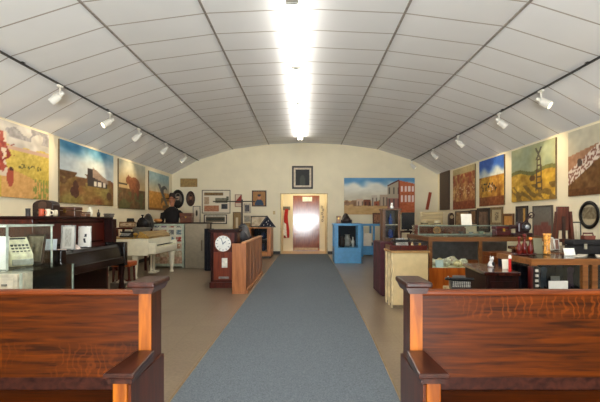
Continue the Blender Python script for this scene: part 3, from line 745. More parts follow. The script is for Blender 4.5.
P('pilaster', t, MB().box(-2.86, -2.74, PY1 - .14, PY1, .86, 1.19), mahog, .006)
P('panel_molding', t, MB().box(-2.86, -2.845, PY0 + .1, PY1 - .2, .88, .9).box(-2.86, -2.845, PY0 + .1, PY1 - .2, 1.14, 1.16), mahog)
kb = MB()
# things on the piano ledge (z .83)
LZ = .832
easel('silver framed pale document standing on the piano ledge', X(69, 5.05), 5.02, LZ, .155, .285, lambda u, v: (196, 194, 184) if not (.2 < u < .8 and .12 < v < .88) else jit((166, 164, 154), u, v, 20, 22), (150, 150, 146), .016, 8, math.radians(12))
t = easel('white framed sheet with dark brush marks leaning on the piano ledge', X(86.5, 5.55), 5.5, LZ, .15, .27, lambda u, v: (40, 40, 48) if abs(u - .52 - .06 * math.sin(v * 14)) < .1 and (.18 < v < .42 or .48 < v < .62) else (226, 224, 216), (226, 224, 216), .012, 14, math.radians(22), n=26)
card('bluish white notice standing on the piano ledge behind the vitrine', X(47.5, 4.72), 4.72, LZ, .17, .145, 12, (206, 216, 226), math.radians(8))
ONE('paper_slip', 'small pinkish paper slip lying beside the silver framed document', 'paper', MB().prism([(-2.83, 4.93), (-2.72, 4.93), (-2.72, 5.02), (-2.83, 5.02)], LZ, LZ + .014, 'z'), plain((232, 206, 196), .6))
ONE('folded_card', 'folded pink-white card between the two framed sheets', 'paper', MB().prism([(-.06, 0), (.06, 0), (0, .05)], 5.2, 5.3, 'y', Matrix.Translation((-2.75, 0, LZ))), plain((232, 212, 204), .6))
# things on top of the piano (z 1.22)
TZ = 1.221
def radio():
    x, y = X(42.5, 5.2) , 5.2; w = .24
    t = T('cabinet_radio', 'dark round-topped wooden radio on the piano top', 'radio', (x, y, TZ))
    pr = [(x - w / 2, TZ), (x + w / 2, TZ), (x + w / 2, TZ + .13)] + [(x + w / 2 * math.cos(a * PI / 12), TZ + .13 + .065 * math.sin(a * PI / 12)) for a in range(1, 12)] + [(x - w / 2, TZ + .13)]
    P('case', t, MB().prism(pr, y, y + .16), wood((28, 14, 10), (54, 28, 18), 'x'), .004)
    P('grille', t, MB().lathe([(.05, 0), (.05, .004)], (x, y, TZ + .13), 18, M=Matrix.Rotation(PI / 2, 4, 'X')), plain((70, 48, 34), .8))
    for s_ in (-.05, 0, .05): P('knob', t, MB().lathe([(.011, 0), (.009, .014)], (x + s_, y, TZ + .045), 10, M=Matrix.Rotation(PI / 2, 4, 'X')), plain((90, 70, 50), .3))
radio()
mug('orange-red mug in front of the dark radio', (X(44, 5.05), 5.0, TZ), .027, .085, (190, 84, 54))
mug('cream mug in front of the dark radio', (X(49.5, 5.05), 5.02, TZ), .026, .083, (220, 206, 180))
vase('grey_tin', 'grey cylindrical tin left of the dark radio on the piano top', 'tin', (X(28, 4.95), 4.95, TZ), [(.024, 0), (.025, .004), (.025, .075), (.027, .076), (.027, .088), (.001, .088)], plain((96, 92, 90), .4, .5))
vase('cream_jar', 'squat cream jar right of the dark radio on the piano top', 'jar', (X(55.5, 5.2), 5.2, TZ), [(.02, 0), (.028, .02), (.026, .06), (.02, .075), (.001, .078)], plain((220, 208, 178), .4))
lid_box('travel_chest', 'small brown wooden trunk on the piano top', 'box', X(59.5, 5.6), X(79, 5.6), 5.5, 5.68, TZ, Z(207, 5.6) , (86, 54, 36), .35)
lid_box('cigar_box', 'small flat brown box beside the wooden trunk', 'box', X(82.5, 5.7), X(88, 5.7), 5.64, 5.76, TZ, TZ + .06, (110, 70, 44), .3, False)
vase('white_jar', 'clear white glass jar on the piano top near the trunk', 'jar', (X(90, 5.9), 5.9, TZ), [(.03, 0), (.035, .02), (.035, .09), (.02, .11), (.022, .125), (.001, .125)], plain((222, 214, 190), .15))
vase('dark_bottle', 'little dark bottle at the far end of the piano top', 'bottle', (X(98.5, 6.1), 6.1, TZ), [(.02, 0), (.022, .05), (.008, .07), (.008, .1), (.001, .1)], plain((40, 30, 22), .2))
lid_box('dark_box', 'little dark box on the far corner of the piano top', 'box', X(107, 6.2), X(113, 6.2), 6.1, 6.24, TZ, TZ + .045, (46, 34, 26), .4, False)
# piano stool and basket behind the piano
t = T('wooden_stool', 'red-brown wooden stool between the dark and white pianos', 'stool', (X(124, 7.2), 7.2, 0))
xs = X(124, 7.2)
P('seat', t, MB().box(xs - .16, xs + .16, 7.05, 7.35, .42, .5), wood((140, 58, 18), (184, 88, 34), 'x'), .015)
for a in (-.12, .12):
    for b in (7.09, 7.31): P('leg', t, MB().tube([(xs + a, b, .42), (xs + a * 1.15, b, 0)], [.022, .016], 8), redwood)
P('stretcher', t, MB().box(xs - .125, xs + .125, 7.19, 7.21, .17, .2), redwood)
t = T('wire_crate', 'grey crate on the floor beside the white piano leg', 'crate', (X(121, 6.95), 6.75, 0))
xa, xb = X(113, 6.75), X(129, 6.75)
P('tray', t, MB().box(xa, xb, 6.65, 6.87, .0, .02).box(xa, xb, 6.65, 6.66, .02, .22).box(xa, xb, 6.86, 6.87, .02, .22).box(xa, xa + .01, 6.66, 6.86, .02, .22).box(xb - .01, xb, 6.66, 6.86, .02, .22), plain((104, 96, 84), .5, .3))
P('contents', t, MB().ball(((xa + xb) / 2, 6.76, .17), .1, .08, .09), plain((150, 140, 122), .8, var=.4, scale=40))

# white grand piano, keyboard to the aisle (+X)
gy0, gy1 = 8.6, 10.05
wp = plain((226, 220, 196), .3, var=.03); gold = wood((130, 96, 40), (176, 138, 66), 'y', .3)
t = T('white_piano', 'cream-white baby grand piano with gold key desk', 'piano', (-3.5, 9.3, 0))
body = [(-3.06, gy0), (-3.06, gy1), (-3.5, gy1), (-3.85, 9.75), (-4.15, 9.35), (-4.3, 9.0), (-4.28, 8.7), (-4.1, gy0)]
P('case', t, MB().prism([(x, y) for x, y in body], .47, .80, 'z'), wp, .01)
P('lid', t, MB().prism([(-3.36, gy0 - .01), (-3.36, gy1 + .01), (-3.5, gy1 + .01), (-3.86, 9.77), (-4.17, 9.36), (-4.32, 9.0), (-4.3, 8.69), (-4.11, gy0 - .01)], .80, .82, 'z'), gold, .004)
P('key_bed', t, MB().box(-3.06, -2.92, gy0, gy1, .50, .63), wp, .01)
P('white_keys', t, MB().box(-3.05, -2.93, gy0 + .1, gy1 - .1, .63, .65), plain((238, 228, 190), .25))
bk = MB()
for i in range(36):
    if i % 7 in (2, 6): continue
    yy = gy0 + .13 + i * (gy1 - gy0 - .26) / 36; bk.box(-3.05, -2.98, yy, yy + .015, .65, .662)
P('black_keys', t, bk, blackm)
P('music_desk', t, MB().prism([(-3.29, .82), (-3.07, .80), (-3.06, .84), (-3.2, .94), (-3.24, .94)], gy0 + .02, gy1 - .05, 'y'), gold, label='gold-brown music desk')
for y in (gy0, gy1 - .09): P('key_block', t, MB().box(-3.06, -2.92, y, y + .09, .63, .72), wp, .01)
legp = [(.035, 0), (.05, .03), (.03, .06), (.045, .2), (.06, .36), (.075, .44), (.075, .47)]
for x, y in ((-3.36, 8.72), (-3.0, 9.9), (-4.1, 9.1)): P('leg', t, MB().lathe([(r, z) for r, z in legp], (x, y, 0), 16), wp)
P('pedal_lyre', t, MB().box(-3.24, -3.2, 9.2, 9.23, .06, .47).box(-3.24, -3.2, 9.37, 9.4, .06, .47).box(-3.27, -3.12, 9.17, 9.43, .06, .1), wp)
# on the white piano
typewriter('low black typewriter on the white piano', X(125.5, 8.85), 8.9, .822, .22)
lid_box('grey_suitcase', 'flat grey case with round brass medallion on the white piano', 'suitcase', X(133.5, 9.35), X(148, 9.35), 9.3, 9.5, .822, Z(227.5, 9.3), (112, 106, 94), .3, False)
vase('brass_medallion', 'round brass medallion standing before the grey case', 'ornament', (X(136, 8.75), 8.72, .822), [(.03, 0), (.01, .01), (.012, .03), (.04, .05), (.045, .075), (.03, .09), (.001, .1)], brass)
# table and things behind the white piano
t = T('side_table', 'low brown table behind the white piano holding black hats', 'table', (-4.04, 10.38, 0))
sx0, sx1 = -4.42, X(150, 10.4)
P('tabletop', t, MB().box(-4.42, sx1, 10.13, 10.62, .95, .99), redwood, .006)
for a in (-4.38, sx1 - .05):
    for b in (10.16, 10.54): P('leg', t, MB().box(a, a + .05, b, b + .05, 0, .95), redwood)
hat('wide black hat set on the brown table behind the white piano', (X(130.5, 10.43), 10.43, .991), .16, (28, 24, 24), tall=1.35)
easel('pale framed view under the black hat behind the white piano', X(128, 10.2), 10.15, .991, .38, .13, p_blotch((150, 122, 90), (214, 196, 166)), (120, 84, 50), .025, 6)
def saddle(label, x, y, z, s, col, name='saddle'):
    t = T(name, label, 'saddle', (x, y, z)); m = plain(col, .45)
    rings = []
    for i in range(9):
        u = i / 8; yy = y - s * .5 + u * s; top_ = z + s * (.42 + .22 * (abs(u - .42) * 2) ** 2 + .1 * u); wd = s * (.34 + .1 * math.sin(u * PI))
        rings.append([Vector((x + wd * math.cos(a * PI / 8), yy, z + s * .02 + (top_ - z) * math.sin(a * PI / 8))) for a in range(9)])
    P('seat', t, MB().loft(rings), m, smooth=True)
    P('horn', t, MB().lathe([(s * .05, 0), (s * .04, s * .12), (s * .09, s * .15), (s * .07, s * .19), (.001, s * .19)], (x, y - s * .42, z + s * .55), 12), m, smooth=True)
    for q in (-1, 1): P('skirt', t, MB().prism([(y - s * .3, z + s * .3), (y + s * .3, z + s * .3), (y + s * .2, z), (y - s * .15, z)], x + q * s * .4, x + q * s * .43, 'x'), m)
    return t
saddle('black leather saddle on the brown table behind the white piano', X(145.5, 10.4), 10.38, .991, .40, (22, 20, 22))
# quilt case
t = T('quilt_case', 'pale framed glass case showing a patchwork quilt of coloured blocks', 'display case', (X(167, 10.7), 10.8, 0))
qx0, qx1, qd = X(150, 10.7), X(184, 10.7), 10.7
qz = Z(224, qd)
pf = plain((176, 186, 166), .4)
P('frame', t, MB().box(qx0, qx0 + .05, qd, qd + .3, 0, qz).box(qx1 - .05, qx1, qd, qd + .3, 0, qz).box(qx0 + .05, qx1 - .05, qd, qd + .3, .04, .1).box(qx0 + .05, qx1 - .05, qd, qd + .3, qz - .04, qz), pf, .004)
P('back_board', t, MB().box(qx0 + .05, qx1 - .05, qd + .27, qd + .29, .1, qz - .04), plain((200, 190, 170), .7))
P('glass_front', t, MB().box(qx0 + .05, qx1 - .05, qd + .01, qd + .016, .1, qz - .04), g)
def p_quilt(u, v):
    a, b = u * 4.0, v * 5.4; i, j = int(a), int(b); fu, fv = a - i, b - j
    c = (226, 214, 196)
    pal = [(176, 70, 62), (96, 92, 110), (120, 114, 116), (196, 140, 110), (150, 100, 130), (110, 126, 140), (206, 150, 120), (190, 110, 96)]
    k = pal[(i * 3 + j * 5) % 8]
    if abs(fu - .5) < .34 and abs(fv - .5) < .34 and not (N(u, v, 26, 4) > .22): c = k
    if v < .32: c = jit((206, 160, 136), u, v, 30, 12) if (i + j) % 2 else jit((214, 190, 160), u, v, 26, 12)
    return jit(c, u, v, 8)
SHEET('quilt', t, qx1 - qx0 - .1, qz - .15, p_quilt, 64, 64, -.05, 0, .1, rough=.9)
# counter behind the quilt with the mannequin
t = T('dark_counter', 'long dark wooden counter behind the quilt case and the grey cabinet', 'counter', (-3.1, 11.7, 0))
P('worktop', t, MB().box(X(147, 11.4), X(208, 11.4), 11.35, 11.95, 1.06, 1.1), mahog, .006)
P('cabinet', t, MB().box(X(149, 11.4), X(207, 11.4), 11.4, 11.95, 0, 1.06), mahog)
def mannequin():
    x, y = X(171.5, 12.25), 12.3; k = .985
    t = T('mannequin', 'mannequin in dark coat and brimmed hat standing behind the dark counter', 'mannequin', (x, y, 0))
    def skin(name, pts, edges, rad, mat, root=0):
        me = bpy.data.meshes.new(name); me.from_pydata([(p[0], p[1], p[2]) for p in pts], edges, []); me.materials.append(mat)
        o = bpy.data.objects.new(name, me); COL.objects.link(o); o.parent = t
        me.skin_vertices or None
        sm = o.modifiers.new('skin', 'SKIN'); sm.use_smooth_shade = True
        if not me.skin_vertices: me.attributes.new
        lay = me.skin_vertices[0].data if me.skin_vertices else None
        if lay:
            for i, r in enumerate(rad): lay[i].radius = r if isinstance(r, tuple) else (r, r)
            lay[root].use_root = True
        ss = o.modifiers.new('sub', 'SUBSURF'); ss.levels = 1; ss.render_levels = 1
        return o
    # lofted torso + neck + head: one continuous body
    def el(rx, ry, z, yo=0, n=16): return [Vector((rx * math.cos(2 * PI * i / n), ry * math.sin(2 * PI * i / n) + yo, z * k)) for i in range(n)]
    bd = MB().loft([el(.12, .1, 0.02), el(.12, .1, .3), el(.15, .12, .85), el(.16, .11, 1.0), el(.14, .1, 1.15), el(.18, .12, 1.35), el(.19, .11, 1.44), el(.12, .08, 1.51), el(.055, .055, 1.54), el(.05, .055, 1.59), el(.06, .075, 1.62, -.015), el(.072, .09, 1.68, -.015), el(.078, .1, 1.75, -.01), el(.076, .098, 1.81, 0), el(.055, .07, 1.86, 0), el(.01, .015, 1.88, 0)])
    P('body', t, bd, plain((170, 112, 82), .6), local=True, smooth=True)
    P('face', t, MB().prism([(-.016, 1.675 * k), (.016, 1.675 * k), (0, 1.73 * k)], -.125, -.1).box(-.035, .035, -.108, -.095, 1.652 * k, 1.664 * k).ball((-.028, -.1, 1.735 * k), .01).ball((.028, -.1, 1.735 * k), .01).ball((.08, 0, 1.72 * k), .012, .02, .03).ball((-.08, 0, 1.72 * k), .012, .02, .03), plain((130, 78, 56), .6), local=True)
    P('coat', t, MB().loft([el(.2, .15, .8), el(.19, .14, 1.0), el(.185, .135, 1.15), el(.215, .145, 1.34), el(.225, .135, 1.43), el(.16, .105, 1.5), el(.08, .08, 1.535), el(.075, .075, 1.56)]), plain((24, 20, 21), .9), local=True, smooth=True)
    for s_ in (-1, 1):
        P('sleeve', t, MB().tube([(s_ * .19, 0, 1.43 * k), (s_ * .25, .0, 1.36 * k), (s_ * .29, .02, 1.14 * k), (s_ * .27, -.08, .92 * k)], [.05, .07, .06, .045], 12), plain((24, 20, 21), .9), local=True, smooth=True)
        hd = MB().tube([(s_ * .27, -.08, .92 * k), (s_ * .268, -.1, .87 * k), (s_ * .266, -.11, .83 * k)], [.03, .04, .034], 10)
        for f_ in range(4): hd.tube([(s_ * .266, -.14 + f_ * .02, .84 * k), (s_ * .262, -.145 + f_ * .02, .79 * k), (s_ * .25, -.14 + f_ * .02, .76 * k)], [.009, .008, .006], 6)
        hd.tube([(s_ * .262, -.13, .88 * k), (s_ * .25, -.155, .84 * k), (s_ * .245, -.16, .81 * k)], [.011, .009, .007], 6)
        P('hand', t, hd, plain((170, 112, 82), .6), local=True, smooth=True)
    P('hat', t, MB().lathe([(.001, 1.79 * k), (.17, 1.785 * k), (.175, 1.8 * k), (.085, 1.805 * k), (.08, 1.9 * k), (.06, 1.95 * k), (.001, 1.94 * k)], (0, 0, 0), 20), plain((44, 32, 28), .85), local=True, smooth=True)
    P('stand_base', t, MB().lathe([(.18, 0), (.18, .015), (.001, .018)], (0, 0, 0), 20), blackm, local=True)
mannequin()
lid_box('red_brown_box', 'flat red-brown box on the dark counter beside the mannequin', 'box', X(181, 11.6), X(192.5, 11.6), 11.5, 11.75, 1.1, Z(213, 11.6), (110, 62, 46), .4)
vase('orange_pot', 'small orange pot on the dark counter left of the mannequin', 'pot', (X(158, 11.6), 11.6, 1.1), [(.04, 0), (.09, .02), (.11, .06), (.08, .09), (.09, .1), (.001, .1)], plain((196, 132, 70), .5))
# grey metal cabinet
t = T('metal_cabinet', 'beige-grey steel cabinet with one long handle beside the quilt case', 'cabinet', (X(194, 10.6), 10.8, 0))
gx0, gx1, gd = X(184.5, 10.6), X(206.5, 10.6), 10.6
gm = plain((142, 130, 110), .4, .2, var=.04)
P('body', t, MB().box(gx0, gx1, gd + .02, gd + .42, 0.0, 1.075), gm, .006)
dd = P('door', t, MB().box(gx0 + .02, gx1 - .02, gd, gd + .018, .06, 1.05), gm, .004)
P('handle', dd, MB().box(gx1 - .13, gx1 - .1, gd - .03, gd, .42, .68), plain((110, 96, 76), .3, .5), .006)
t = T('coat_rack_cabinet', 'black draped cabinet in the gap beside the punch clock', 'cabinet', (X(208, 10.2), 10.2, 0))
P('body', t, MB().box(X(204, 10), X(213, 10), 10.1, 10.35, 0, .95), plain((26, 26, 34), .6))
P('drape', t, MB().prism([(X(204, 10) - .005 + i * .0205, 10.085 if i % 2 else 10.06) for i in range(11)] + [(X(213, 10) + .0, 10.099), (X(204, 10), 10.099)], .02, .97, 'z'), plain((22, 22, 30), .9))
# punch clock
def clock():
    d = 7.58; x0, x1 = X(209.5, d), X(238.5, d); xm = (x0 + x1) / 2; zt = Z(229.5, d)
    t = T('punch_clock', 'tall red-brown wooden time clock with round white dial', 'clock', (xm, d + .15, 0))
    P('plinth', t, MB().box(x0, x1, d - .02, d + .36, 0, .1), redwood, .008)
    P('case', t, MB().box(x0 + .02, x1 - .02, d, d + .34, .1, zt - .05), redwood, .006)
    P('crown', t, MB().prism([(x0 + .01, zt - .05), (x1 - .01, zt - .05), (x1 + .02, zt - .02), (x1 + .01, zt), (x0 - .01, zt), (x0 - .02, zt - .02)], d - .025, d + .36), mahog)
    zc = Z(243.5, d); xc = X(223.3, d); r = .142; RX = Matrix.Rotation(PI / 2, 4, 'X')
    dl = P('dial', t, MB().lathe([(r, 0), (r, .02), (r * .97, .024), (.001, .024)], (xc, d, zc), 40, M=RX), plain((226, 226, 220), .4, var=.02), label='round white dial')
    P('bezel', dl, MB().ring((xc, d - .018, zc), r + .004, .012, 'y', 40, 8), wood((90, 40, 22), (120, 60, 34), 'x'))
    nm = MB()
    for i in range(12):
        a = i * PI / 6; M = Matrix.Translation((xc, d - .026, zc)) @ Matrix.Rotation(a, 4, 'Y')
        nm.box(-.006, .006, -.002, .002, r * .68, r * .88, M)
    P('hour_marks', dl, nm, plain((130, 140, 150), .5))
    hnd = MB()
    for a, l, w in ((.9, .06, .008), (-.35, .1, .005)): hnd.box(-w, w, -.002, .002, -.015, l, Matrix.Translation((xc, d - .03, zc)) @ Matrix.Rotation(a, 4, 'Y'))
    P('hands', dl, hnd, plain((110, 120, 134), .4))
    P('panel', t, MB().box(x0 + .07, x1 - .07, d - .012, d, .14, .62), wood((96, 36, 20), (130, 56, 30), 'z'), .004)
    P('instruction_card', t, MB().box(X(222, d), X(227.5, d), d - .02, d - .012, Z(267.5, d), Z(258, d)), plain((232, 226, 214), .5))
    P('card_slot', t, MB().box(X(219, d), X(229, d), d - .04, d - .012, Z(278.5, d), Z(276.5, d)), steel, .003)
    for s_ in (x0 + .03, x1 - .07): P('pilaster', t, MB().box(s_, s_ + .04, d - .015, d, .12, zt - .06), mahog, .004)
clock()
# wooden divider
t = T('wooden_divider', 'light oak box-ended divider running along the carpet beside the punch clock', 'divider', (-1.0, 8.2, 0))
x0, x1, d0, d1, zt = X(232, 6.98), X(246, 6.98), 6.98, 9.55, Z(243.5, 6.98)
P('end_panel', t, MB().box(x0, x1, d0, d0 + .04, 0, zt), wood((140, 82, 42), (180, 112, 64), 'z', .35), .004)
P('side_panel', t, MB().box(x1 - .04, x1, d0 + .04, d1, .0, zt), wood((132, 74, 36), (172, 104, 56), 'z', .35))
P('cap_rail', t, MB().box(x1 - .075, x1 + .012, d0 + .0, d1 + .02, zt, zt + .025), wood((176, 112, 66), (206, 144, 92), 'y', .3), .006)
rb = MB()
for i in range(1, 5): rb.box(x1, x1 + .005, d0 + .04 + i * .5, d0 + .08 + i * .5, .06, zt - .04)
P('panel_stiles', t, rb, wood((140, 84, 42), (182, 116, 66), 'z', .35))
P('foot_rail', t, MB().box(x1, x1 + .025, d0 + .03, d1, 0, .06), wood((140, 84, 42), (182, 116, 66), 'y', .35), .004)
P('far_end_panel', t, MB().box(x0, x1, d1 - .04, d1, 0, zt), wood((140, 82, 42), (180, 112, 64), 'z', .35))
t = T('storage_bench', 'low dark bench behind the oak divider carrying the grey saddle', 'bench', (-1.3, 8.7, 0))
P('top', t, MB().box(-1.5, -1.0, 8.15, 9.3, .68, .72), mahog, .006)
for a in (-1.48, -1.06):
    for b in (8.18, 9.22): P('leg', t, MB().box(a, a + .05, b, b + .05, 0, .68), mahog)
saddle('dark grey leather saddle behind the oak divider', -1.24, 8.62, .721, .46, (50, 48, 52))
# balance stand (dark upright with cross bar)
t = T('cross_stand', 'dark upright stand with long thin cross bar before the back wall', 'stand', (X(242, 12.6), 12.6, 0))
xm = X(242, 12.6)
P('post', t, MB().tube([(xm, 12.6, .03), (xm, 12.6, Z(199.5, 12.6))], [.03, .024], 10), plain((52, 36, 26), .4))
P('cross_bar', t, MB().tube([(X(213, 12.6), 12.6, Z(201.5, 12.6)), (X(255, 12.6), 12.6, Z(201.5, 12.6))], .016, 8), plain((52, 40, 30), .4))
P('foot', t, MB().lathe([(.2, 0), (.2, .02), (.05, .05), (.03, .08), (.001, .08)], (xm, 12.6, 0), 20), plain((40, 30, 24), .5))
# oak case at the doorway
d = 13.35; x0, x1 = X(247, d), X(271, d)
t = T('oak_cabinet', 'light oak glass-fronted case with dark interior beside the doorway', 'cabinet', ((x0 + x1) / 2, d + .4, 0))
zt = Z(227.5, d)
P('side', t, MB().box(x1 - .12, x1, d, d + .95, 0.06, zt - .03), oakz)
P('side', t, MB().box(x0, x0 + .12, d, d + .95, 0.06, zt - .03), oakz)
P('top', t, MB().box(x0 - .01, x1 + .015, d - .02, d + .97, zt - .03, zt), oak, .005)
P('bottom', t, MB().box(x0 + .12, x1 - .12, d, d + .95, .06, .2), oak)
P('plinth', t, MB().box(x0 + .02, x1 - .02, d + .02, d + .95, 0, .06), blackm)
P('back', t, MB().box(x0 + .12, x1 - .12, d + .9, d + .95, .2, zt - .03), plain((18, 20, 30), .6))
P('glass_front', t, MB().box(x0 + .12, x1 - .12, d + .01, d + .016, .2, zt - .03), g)
P('shelf', t, MB().box(x0 + .12, x1 - .12, d + .05, d + .88, .55, .57), plain((70, 66, 70), .4))
for i in range(2): vase('dark_vase', ['dark blue vase on the shelf in the oak case', 'second dark vase low in the oak case'][i], 'vase', ((x0 + x1) / 2 + .1, d + .3, .571 if i == 0 else .201), [(.05, 0), (.09, .06), (.07, .15), (.04, .2), (.05, .22), (.001, .22)], plain((40, 52, 84), .3))
zc = zt + .001; fd = 13.6
t = T('flag_case', 'triangular case holding a folded blue flag on the oak cabinet', 'flag case', (X(267, fd), fd, zc))
tw = X(276, fd) - X(258, fd); th = Z(215.5, fd) - zc; xm = X(267, fd)
P('flag', t, MB().prism([(xm - tw * .42, zc + .02), (xm + tw * .42, zc + .02), (xm, zc + th * .88)], fd, fd + .06), plain((26, 30, 46), .8))
fr = MB()
A, B, C_ = Vector((xm - tw / 2, zc)), Vector((xm + tw / 2, zc)), Vector((xm, zc + th))
for p, q in ((A, B), (B, C_), (C_, A)):
    ce = (A + B + C_) / 3; p2, q2 = p + (ce - p) * .14, q + (ce - q) * .14
    fr.prism([tuple(p), tuple(q), tuple(q2), tuple(p2)], fd - .02, fd + .08)
P('frame', t, fr, plain((24, 18, 16), .35))
st = MB()
for sx_, sz_ in ((-.1, .07), (.02, .1), (.1, .06), (-.02, .16), (.04, .2)):
    st.prism([(xm + sx_ + .022 * (1 if i % 2 == 0 else .42) * math.sin(i * PI / 5), zc + sz_ + .022 * (1 if i % 2 == 0 else .42) * math.cos(i * PI / 5)) for i in range(10)], fd - .004, fd - .001)
P('stars', t, st, plain((210, 206, 200), .6))
easel('black framed pale document on the oak cabinet beside the flag case', X(258.5, 13.75), 13.75, zc, X(267, 13.7) - X(251, 13.7), Z(216, 13.7) - zc, p_blotch((170, 150, 120), (206, 190, 160), 4), (30, 22, 18), .03, 6)
# inside the entry recess
t = T('hanging_flag', 'red and white flag hanging on the wall inside the entry', 'flag', (X(286, 16.2), 16.3, Z(238, 16.2)))
rg = []
for j in range(9):
    v = j / 8; zz = Z(238, 16.2) + v * (Z(209, 16.2) - Z(238, 16.2)); w = .1 - .04 * v
    rg.append([Vector((X(286.3, 16.2) + w * math.cos(a * PI / 6) + .02 * math.sin(v * 7), 16.3 + .035 * math.sin(a * PI / 6), zz)) for a in range(12)])
P('red_cloth', t, MB().loft(rg), plain((176, 40, 34), .8), smooth=True)
P('white_cloth', t, MB().prism([(X(283, 16.2), Z(234, 16.2)), (X(287, 16.2), Z(238, 16.2)), (X(286, 16.2), Z(224, 16.2)), (X(283.5, 16.2), Z(222, 16.2))], 16.24, 16.262), plain((230, 222, 210), .8))
P('pole', t, MB().tube([(X(286, 16.2), 16.385, Z(238, 16.2)), (X(286, 16.2), 16.385, Z(211.5, 16.2))], .012, 8), plain((70, 50, 36), .4))
t = T('hat_rack', 'small grey hat rack on the entry wall above the red flag', 'rack', (X(286, 16.3), 16.38, Z(207, 16.3)))
P('board', t, MB().box(X(282.5, 16.3), X(290, 16.3), 16.36, 16.395, Z(210, 16.3), Z(206.5, 16.3)), plain((120, 110, 96), .6))
for i in range(3): P('hook', t, MB().tube([(X(284 + 2.3 * i, 16.3), 16.36, Z(208, 16.3)), (X(284 + 2.3 * i, 16.3), 16.31, Z(208, 16.3) + .01), (X(284 + 2.3 * i, 16.3), 16.3, Z(206.5, 16.3))], .008, 6), steel)
t = T('key_hanger', 'column of small dark metal shapes hung beside the entry door', 'wall ornament', (X(323, 16.3), 16.38, Z(222, 16.3)))
for i, (ox, oy) in enumerate(((-.5, 207), (.6, 210), (-.3, 213.5), (.5, 217), (0, 220.5))):
    P('charm', t, MB().ring((X(322.5 + ox, 16.3), 16.385, Z(oy, 16.3)), .035, .01, 'y', 12, 6, .8, 1.2), plain((66, 52, 42), .4, .5))

# ================================================================= RIGHT SIDE
blue = plain((78, 144, 192), .4, var=.04)
d = 11.77; x0, x1 = X(334.5, d), X(361.5, d); zt = Z(223.5, d)
t = T('blue_display_case', 'bright blue display case with dark relics behind glass', 'display case', ((x0 + x1) / 2, d + .4, 0))
P('base', t, MB().box(x0, x1, d, d + .85, .0, .42), blue, .006)
P('post', t, MB().box(x0, x0 + .1, d, d + .06, .42, zt - .06), blue); P('post', t, MB().box(x1 - .1, x1, d, d + .06, .42, zt - .06), blue)
P('post', t, MB().box(x0, x0 + .06, d + .79, d + .85, .42, zt - .06), blue); P('post', t, MB().box(x1 - .06, x1, d + .79, d + .85, .42, zt - .06), blue)
P('top', t, MB().box(x0 - .02, x1 + .02, d - .02, d + .87, zt - .06, zt), blue, .006)
P('back', t, MB().box(x0 + .06, x1 - .06, d + .8, d + .84, .42, zt - .06), plain((30, 32, 40), .7))
P('glass_front', t, MB().box(x0 + .1, x1 - .1, d + .02, d + .026, .42, zt - .06), g)
P('glass_side', t, MB().box(x0 + .03, x0 + .036, d + .06, d + .79, .42, zt - .06), g); P('glass_side', t, MB().box(x1 - .036, x1 - .03, d + .06, d + .79, .42, zt - .06), g)
vase('pale_urn', 'pale grey urn behind the glass of the blue case', 'urn', (x0 + .38, d + .4, .421), [(.05, 0), (.1, .05), (.13, .14), (.08, .25), (.06, .32), (.08, .34), (.001, .34)], plain((150, 146, 140), .4))
saddle('black saddle displayed inside the blue case', x0 + .27, d + .35, .421 + .0, .26, (24, 22, 26))if False else None
vase('dark_jug', 'dark brown jug behind the glass of the blue case', 'jug', (x0 + .22, d + .25, .421), [(.07, 0), (.09, .1), (.08, .2), (.04, .28), (.05, .3), (.001, .3)], plain((44, 30, 26), .4))
vase('white_bottle', 'slim white bottle beside the urn in the blue case', 'bottle', (x0 + .52, d + .25, .421), [(.035, 0), (.04, .16), (.015, .22), (.015, .28), (.001, .28)], plain((206, 204, 200), .3))
saddle('brown-black saddle resting on the blue display case', X(346.5, 12.0), 12.05, zt + .001, .34, (36, 24, 22))
lid_box('tan_box', 'small tan box beside the saddle on the blue case', 'box', X(336.5, 11.9), X(340.2, 11.9), 11.8, 11.92, zt + .001, Z(216, 12.0), (150, 100, 60), .3)
# second blue unit
d = 13.85; x0, x1 = X(361.5, d), X(386, d); zt = Z(224, d)
t = T('blue_table_case', 'blue open-legged table case against the back wall under the town painting', 'display case', ((x0 + x1) / 2, d + .3, 0))
P('top', t, MB().box(x0, x1, d, d + .8, zt - .06, zt), blue, .005)
for a in (x0, X(373, d), x1 - .06): P('leg', t, MB().box(a, a + .06, d, d + .06, 0, zt - .06), blue); P('leg', t, MB().box(a, a + .06, d + .74, d + .8, 0, zt - .06), blue)
P('lower_panel', t, MB().box(x0 + .06, x1 - .06, d + .01, d + .06, .06, .32), blue)
P('shelf', t, MB().box(x0 + .06, x1 - .06, d + .06, d + .74, .3, .33), blue)
lid_box('black_case', 'low black case slung under the top of the blue table', 'box', x0 + .1, x1 - .1, d + .4, d + .7, .332, .42, (30, 28, 30), .4, False)
card('white poster standing inside the blue table case', X(368, d), d + .12, .335, .26, .4, 6, (222, 210, 190))
easel('brown framed picture standing on the blue table case', X(378, 14.0), 14.0, zt + .001, X(383.5, 14) - X(373, 14), Z(213, 14) - zt, p_blotch((110, 70, 46), (150, 104, 70)), (92, 56, 36), .05, 8)

